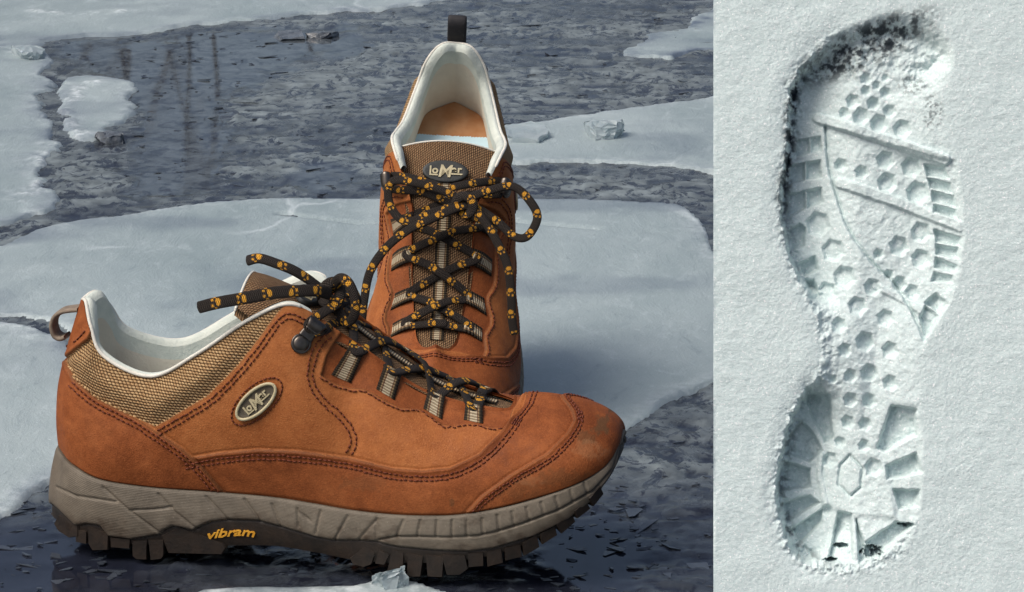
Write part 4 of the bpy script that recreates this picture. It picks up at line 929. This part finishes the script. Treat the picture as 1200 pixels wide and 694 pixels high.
def chunk(name, label, px, py, size, mat, seed, z=0.4, rot=0.0, group='loose ice chunks'):
    """an angular block: a few random cuts through a box"""
    bm = bmesh.new(); rnd = random.Random(seed)
    bmesh.ops.create_cube(bm, size=1.0); bmesh.ops.scale(bm, vec=size, verts=bm.verts)
    for k in range(16):
        n = Vector((rnd.gauss(0, 1), rnd.gauss(0, 1), rnd.gauss(0, .9))).normalized(); r = abs(n.x) * size[0] / 2 + abs(n.y) * size[1] / 2 + abs(n.z) * size[2] / 2
        g = bmesh.ops.bisect_plane(bm, geom=bm.verts[:] + bm.edges[:] + bm.faces[:], plane_co=n * r * rnd.uniform(.5, .8), plane_no=n, clear_outer=True)
        bmesh.ops.holes_fill(bm, edges=[e for e in bm.edges if e.is_boundary])
    bmesh.ops.triangulate(bm, faces=bm.faces)
    bmesh.ops.subdivide_edges(bm, edges=bm.edges, cuts=2, use_grid_fill=True)
    for v in bm.verts: v.co += Vector((rnd.gauss(0, 1), rnd.gauss(0, 1), rnd.gauss(0, 1))) * 0.06 * min(size)
    bmesh.ops.scale(bm, vec=(CM, CM, CM), verts=bm.verts)
    me = bpy.data.meshes.new(name); bm.to_mesh(me); bm.free(); me.materials.append(mat)
    o = link(bpy.data.objects.new(name, me)); g = ground(px, py)
    o.location = Vector((g[0], g[1], z)) * CM; o.rotation_euler = (rnd.uniform(-.15, .15), rnd.uniform(-.1, .1), rot)
    o['label'] = label; o['category'] = 'ice chunk'; o['group'] = group
    return o
chunk('ice_chunk', 'clear angular ice chunk lying on the long floe at right', 707, 158, (4.0, 4.5, 1.6), M['clearice'], 5, .45, .3)
chunk('ice_chunk', 'white ice chunk on the tip of the left floe', 34, 66, (3.2, 5, 1.1), M['clearice'], 8, .35, .2)
chunk('ice_chunk', 'flat clear ice piece close to the rear shoe collar', 618, 162, (5.0, 7, 0.8), M['clearice'], 11, .25, -.2)
chunk('ice_chunk', 'dark wet ice chunk below the small ridged floe', 130, 162, (2.0, 3.5, 1.1), M['darkice'], 14, -.1, .6)
chunk('ice_chunk', 'white splintered ice chunk under the front shoe sole', 458, 688, (1.4, 1.8, 1.5), M['clearice'], 18, .2, .6)
chunk('ice_chunk', 'flat dark ice chunk floating at the top, left of two', 336, 41, (3.4, 5, .6), M['darkice'], 21, -.2, .2)
chunk('ice_chunk', 'flat dark ice chunk floating at the top, right of two', 376, 39, (3.6, 5, .6), M['darkice'], 23, -.2, -.2)
# the block of ice that props the rear shoe up under its raised heel
def prop_block():
    bl = empty('ice_block', 'ice block under the raised heel of the rear shoe', 'ice block')
    A = np.array([(-13.0, -2.3, -0.05), (-13.0, 2.3, -0.05), (-2.0, 2.5, -0.05), (-2.0, -2.5, -0.05)]) * RR.k @ RR.M.T + RR.O
    B = A.copy(); B[:, 2] = 0.2
    V = np.r_[A, B]; F = np.array([(0, 1, 2, 3), (4, 5, 1, 0), (5, 6, 2, 1), (6, 7, 3, 2), (7, 4, 0, 3), (7, 6, 5, 4)])
    mesh_obj('wedge', V, F, M['clearice'], bl, smooth=False)
prop_block()
def shards():
    rnd = np.random.default_rng(3); V, F, T = [], [], []; n = 0
    pts = []
    while len(pts) < 1300:
        x, y = rnd.uniform(0, 850), rnd.uniform(0, 700)
        slush = (y < 225 and x > 60) or (y > 500)
        if not slush: continue
        g = ground(x, y); pts.append(g)
    for g in pts:
        k = rnd.integers(4, 7); s = rnd.uniform(.10, .42) * (1 + (rnd.random() < .10) * 1.6); a = np.sort(rnd.uniform(0, 2 * np.pi, k)); r = s * rnd.uniform(.5, 1, k)
        top = np.stack([r * 1.5 * np.cos(a), r * .9 * np.sin(a), np.zeros(k)], 1); h = rnd.uniform(.03, .07)
        R = rotz(rnd.normal(0, .5)) @ rotx(rnd.normal(0, .10)) @ roty(rnd.normal(0, .08))
        v = np.r_[top + [0, 0, h / 2], top * .95 - [0, 0, h / 2]] @ R.T + g + [0, 0, rnd.uniform(-.24, -.12) - .10 * float(sstep(6, 20, g[1]))]
        j = np.arange(k); j2 = (j + 1) % k
        F.append(np.stack([j, j2, k + j2, k + j], 1)[:, ::-1] + n); T.append(np.stack([np.zeros(k - 2, int), np.arange(1, k - 1), np.arange(2, k)], 1) + n); V.append(v); n += 2 * k
    o = mesh_obj('ice_shards', np.concatenate(V), [np.concatenate(F), np.concatenate(T)], M['shard'], smooth=False); o['kind'] = 'stuff'; o['label'] = 'broken thin ice shards frozen into the dark slush'; o['category'] = 'ice shards'
M['shard'] = mat_simple('shard_ice', srgb(30, 33, 42), srgb(74, 81, 90), 14, 0.22, 0.4, 0.001, 200)
shards()

# ------------------------------------------------------------------ upright slab of snow with the sole print
DS = 140.0
p_ray = FWD * FPX + RIGHT * (836 - 600); p_ray = unit(p_ray); SP0 = CAM + p_ray * DS
s_n = -p_ray; s_b = UPV.copy(); s_a = unit(np.cross(s_b, s_n)); SK = FPX / DS * np.linalg.norm(FWD * FPX + RIGHT * 236) / FPX
OUT = [(1040,18),(985,38),(955,65),(932,92),(926,130),(923,180),(916,230),(920,280),(935,320),(955,360),(965,400),(962,440),(945,460),(925,500),(913,550),(912,590),(925,640),(950,662),(1000,668),(1040,655),(1070,620),(1080,570),(1082,520),(1080,480),(1085,430),(1095,390),(1120,330),(1128,270),(1122,200),(1112,150),(1110,100),(1115,60),(1090,25)]
def z7(L): return [(836 + x / 1.983, y / 1.983) for x, y in L]
def z8(L): return [(900 + x / 3.017, 450 + y / 3.017) for x, y in L]
BLOCKS = [z7(p) for p in ([(200,322),(225,318),(225,352),(195,358)],[(230,317),(250,315),(253,348),(230,351)],[(183,382),(214,376),(214,415),(178,424)],[(219,374),(250,370),(252,410),(219,415)],[(178,450),(214,442),(216,482),(176,504)],[(219,440),(252,434),(256,468),(221,481)],[(178,535),(203,518),(216,530),(212,572),(188,578)],[(200,612),(238,596),(246,628),(214,642)],[(205,660),(235,650),(250,690),(230,700)])]
BLOCKS += [[(1010 + x / 4.954, 190 + y / 4.954) for x, y in p] for p in ([(362,15),(470,30),(498,95),(378,78)],[(380,92),(505,128),(518,185),(395,150)],[(405,165),(525,200),(535,262),(410,230)],[(415,245),(535,280),(545,325),(412,290)],[(420,392),(560,440),(555,485),(430,462)],[(430,480),(550,502),(560,560),(428,535)],[(428,555),(545,605),(530,640),(420,612)],[(415,640),(520,665),(515,700),(405,690)])]
BLOCKS += [[(836 + x / 1.983, 344 + y / 1.983) for x, y in p] for p in ([(490,22),(515,0),(545,25),(525,50)],[(478,55),(492,28),(522,52),(490,104)])]
HEEL = [z8(p) for p in ([(132,40),(218,38),(232,198),(205,212),(165,130)],[(75,190),(122,140),(160,175),(196,240),(150,283),(66,250)],[(36,320),(60,282),(150,308),(152,372),(40,385)],[(48,435),(150,402),(185,428),(70,500)],[(85,525),(195,450),(196,495),(120,575)],[(252,455),(294,462),(300,628),(213,630)],[(312,480),(340,560),(346,615),(322,632)],[(435,75),(520,88),(520,180),(412,240),(386,226)],[(416,290),(520,242),(542,312),(420,336)],[(442,372),(532,374),(530,432),(462,440)],[(345,560),(452,485),(500,505),(372,612)])]
HEX = [(836 + x / 1.983, y / 1.983, r / 1.983) for x, y, r in ((325,235,14),(372,240,13),(343,270,17),(410,258,13),(385,287,18),(438,300,18),(305,262,11),(355,182,11),(400,180,8),(320,160,8),(355,210,10),(380,198,8),(400,215,11),(297,382,13),(345,400,13),(405,425,20),(460,388,20),(400,372,18),(475,448,23),(432,572,20),(482,540,20),(482,602,19),(385,590,10),(245,520,25),(280,582,23),(305,645,23),(265,680,21),(370,668,17),(408,638,9),(433,660,15),(462,680,15))]
HEX += [(836 + x / 1.983, 344 + y / 1.983, r / 1.983) for x, y, r in ((335,30,19),(400,58,17),(292,75,15),(352,112,19),(305,132,13),(410,132,16),(277,200,8),(318,192,13),(362,185,17),(410,208,15),(318,248,14),(362,250,14),(313,300,13),(353,305,13),(295,348,11),(350,355,12),(272,390,15),(372,405,18),(265,508,11))]
def slab():
    xs = np.r_[np.arange(836, 900, 2.0), np.arange(900, 1140, .9), np.arange(1140, 1300, 2.2)]
    ys = np.r_[np.arange(-60, 8, 2.5), np.arange(8, 684, .9), np.arange(684, 947, 3.0)]
    Xg, Yg = np.meshgrid(xs, ys, indexing='ij'); P = np.stack([Xg.ravel(), Yg.ravel()], 1)
    x, y = P.T
    jx = 2.0 * (fbm(x / 6, y / 6, 4, 101) - .5); jy = 2.0 * (fbm(x / 6, y / 6, 4, 102) - .5); J = P + np.stack([jx, jy], 1)
    out = catmull(OUT, 200, True); sd = sdf_poly(J, out); left = sstep(1010, 940, x)
    crumb = fbm(x / 9, y / 9, 5, 103)
    sdn = sd + left * 8 * (crumb - .5) + (1 - left) * 5 * (crumb - .5)
    wall = 7 + 80 * (1 - left) * sstep(60, 130, y) * (1 - .25 * sstep(170, 190, y) * sstep(400, 330, y)) + 24 * sstep(110, 30, y)
    t = np.clip((-sdn + 3) / wall, 0, 1); prof = t * t * (3 - 2 * t); pd = sstep(-2, 10, -sdn)
    d0 = (.75 + 1.0 * left) * prof                                                       # cm below the snow face
    lug = np.zeros(len(P))
    for p in BLOCKS + HEEL: 
        s_ = sdf_poly(J, p); lug = np.maximum(lug, sstep(1.8, -2.2, s_) * (1.15 if p in HEEL else .85))
    for cx, cy, r in HEX:
        a = np.arange(6) * math.pi / 3 + .25; hx = np.stack([cx + r * 1.14 * np.cos(a), cy + r * 1.2 * np.sin(a)], 1); near_ = np.abs(x - cx) + np.abs(y - cy) < 4 * r
        v = np.zeros(len(P)); v[near_] = sstep(1.8, -3.2, sdf_poly(J[near_], hx)); lug = np.maximum(lug, .58 * v)
    rib = np.zeros(len(P))
    for line, w_, h_ in (([(960,137),(1040,164),(1106,188)], 6, .22), ([(985,214),(1050,236),(1124,266)], 6, .20), (z8([(190,240),(185,330),(205,430)]), 3, .15), ([(1026,335),(1060,352),(1090,372)], 4, .12)):
        rib = np.maximum(rib, h_ * sstep(w_ + 1.5, w_ - 1.5, dist_line(J, line)))
    grv = .28 * np.exp(-(dist_line(J, catmull([(968,146),(972,192),(982,232),(997,272),(1023,308),(1048,332),(1068,364),(1082,398)], 60)) / 1.6) ** 2)
    hexo = z8([(290,255),(335,300),(328,368),(292,402),(250,360),(258,290)]); grv += .2 * np.exp(-(np.abs(sdf_poly(J, hexo)) / 1.6) ** 2)
    step_ = .16 * sstep(2, -2, sdf_poly(J, [(968,146),(972,192),(982,232),(997,272),(1023,308),(1048,332),(1068,364),(1082,398),(1130,330),(1125,190),(1101,187)]))
    heelz = sdf_poly(J, z8([(120,30),(225,36),(240,215),(210,260),(200,430),(250,450),(310,470),(450,470),(415,290),(380,230),(435,70),(530,80),(550,450),(360,640),(180,660),(20,480),(30,250)]))
    d1 = .55 * lug - rib + grv + step_ + .12 * sstep(4, -4, heelz)
    mess = sstep(120, 60, y) * .8 + sstep(26, 8, np.hypot((x - 1080) / 1.2, (y - 105) / 1.6)) * .7
    d1 = d1 * (1 - np.clip(mess, 0, 1) * .8) + prof * .55 * np.clip(mess, 0, 1) * (fbm(x / 8, y / 8, 5, 110) - .4)
    fill = .8 + .2 * sstep(.30, .52, fbm(x / 16, y / 16, 4, 140)); depth = d0 + pd * (d1 * fill + .07 * (fbm(x / 6, y / 6, 4, 141) - .5))
    # crumbled snow along the left wall and at the heel
    edge = np.exp(-((sdn + 4) / 9) ** 2) * (left + .6 * sstep(600, 650, y))
    depth += edge * .5 * (fbm(x / 5, y / 5, 4, 111) - .45)
    piles = sstep(.5, .75, fbm(x / 10, y / 10, 4, 112)) * sstep(14, -6, sdf_poly(J, [(1035,640),(1085,590),(1100,640),(1060,680),(1020,690)])); depth -= .9 * piles * prof
    holes = np.zeros(len(P))
    for cx, cy, rx, ry in ((1022,647,14,7),(986,641,9,3),(972,657,10,2.5),(1062,615,11,3)): holes = np.maximum(holes, sstep(1.1, .3, ((x - cx) / rx) ** 2 + ((y - cy) / ry) ** 2 + 2.6 * (fbm(x / 4, y / 4, 4, 115, .65) - .5)))
    depth += 1.1 * holes
    base = .10 * (fbm(x / 60, y / 60, 3, 120) - .5) + .022 * (fbm(x / 2.2, y / 2.2, 2, 121) - .5) + .03 * (fbm(x / 9, y / 9, 2, 123) - .5)
    depth += .10 * np.exp(-((sdn - 2) / 12) ** 2) * left
    toe_d = sstep(1.2, .2, ((x - 1010 - (60 - y) * .5) / 75) ** 2 + ((y - 55 - (1010 - x) * .35) / 32) ** 2); side_shade = sstep(14, 2, np.abs(sdn + 2)) * sstep(960, 935, x) * sstep(80, 100, y) * sstep(330, 180, y)
    dirt_shade = np.clip((toe_d * .95 + side_shade * 1.0) * sstep(.34, .60, fbm(x / 7, y / 7, 5, 130, .65))  + .5 * sstep(1, .3, ((x - 1068) / 22) ** 2 + ((y - 100) / 14) ** 2) * sstep(.5, .6, fbm(x / 3, y / 3, 4, 131)) + .6 * sstep(1, .3, ((x - 1092) / 14) ** 2 + ((y - 132) / 26) ** 2) * sstep(.52, .62, fbm(x / 3, y / 3, 4, 132)) + .55 * sstep(12, 0, np.abs(sdn + 6)) * left * sstep(480, 520, y) * sstep(.45, .6, fbm(x / 6, y / 6, 4, 133)), 0, 1)  # toe and forefoot specks are soil; left wall terms also paint its shade
    V = SP0 + ((x - 836) / SK)[:, None] * s_a + ((347 - y) / SK)[:, None] * s_b + (base - depth)[:, None] * s_n
    edge_l = x <= 836.01; V[edge_l] = SP0 + ((347 - y[edge_l]) / SK)[:, None] * s_b
    F = grid_faces(len(xs), len(ys)); inp = sd[F].mean(1) < 4
    root = empty('snow_slab', 'upright slab of pale snow with a deep shoe sole print, on the right', 'snow slab')
    a0 = V[F[0]]
    if np.dot(np.cross(a0[1] - a0[0], a0[2] - a0[0]), s_n) < 0: F = F[:, ::-1]
    for nm, msk in (('snow_face', ~inp), ('sole_print', inp)):
        used, f = sub_mesh(None, F, msk); o = mesh_obj(nm, V[used], f, M['snow'], root, attrs={'dirt_shade': dirt_shade[used]})
        if nm == 'sole_print': o['label'] = 'trodden print of a lugged shoe sole with hexagon studs'
    c = lambda px, py, d: SP0 + (px - 836) / SK * s_a + (347 - py) / SK * s_b - d * s_n
    T = 6.0; q = []
    y0, y1, x1 = -60, 944, xs[-1]
    corners = [c(836, y0, 0), c(x1, y0, 0), c(x1, y1, 0), c(836, y1, 0), c(836 + 14, y0, T), c(x1, y0, T), c(x1, y1, T), c(836 + 14, y1, T)]
    mesh_obj('snow_back', np.array(corners), np.array([(0, 1, 5, 4), (1, 2, 6, 5), (2, 3, 7, 6), (3, 0, 4, 7), (4, 5, 6, 7)]), M['snow'], root, attrs={'dirt_shade': np.zeros(8)}, smooth=False)
slab()

# ------------------------------------------------------------------ bare shrubs on the far bank, mirrored in the calm water
M['twig'] = mat_simple('twig_bark', srgb(38, 30, 28), srgb(60, 50, 46), 200, 0.8)
def shrub(x, y, height, n, seed, label):
    rnd = np.random.default_rng(seed); S = Soup(); root = empty('bare_shrub', label, 'shrub', 'bare shrubs on the far bank')
    root.location = (x * CM, y * CM, 0)
    def grow(p, d, L, r, lev):
        pts = [p]; 
        for k in range(6):
            d = unit(d + rnd.normal(0, .12, 3) + [0, 0, .04]); pts.append(pts[-1] + d * L / 6)
        V, q, uv, tr = sweep(np.array(pts), np.linspace(r, r * .45, 7), np.linspace(r, r * .45, 7), np.array([.3, -1, .2]), 6); S.add(V, q, tr)
        if lev < 2:
            for k in range(4 if lev else 6): 
                i = rnd.integers(2, 7); grow(pts[i], unit(d + rnd.normal(0, .55, 3)), L * rnd.uniform(.35, .6), r * .5, lev + 1)
    for k in range(n): grow(np.array([rnd.normal(0, 7), rnd.normal(0, 5), -1.]), unit(np.array([rnd.normal(0, .18), rnd.normal(0, .15), 1.])), height * rnd.uniform(.6, 1), rnd.uniform(.22, .42), 0)
    S.build('stem', M['twig'], root)
for x, y, h, n, sd, lb in ((-46, 258, 75, 9, 1, 'bare dark shrub mirrored in the calm water at upper left'), (-64, 262, 105, 5, 2, 'tall bare dark shrub mirrored in the water at lower left'), (22, 262, 100, 5, 4, 'tall bare dark shrub mirrored in the water right of the toe')): shrub(x, y, h, n, sd, lb)
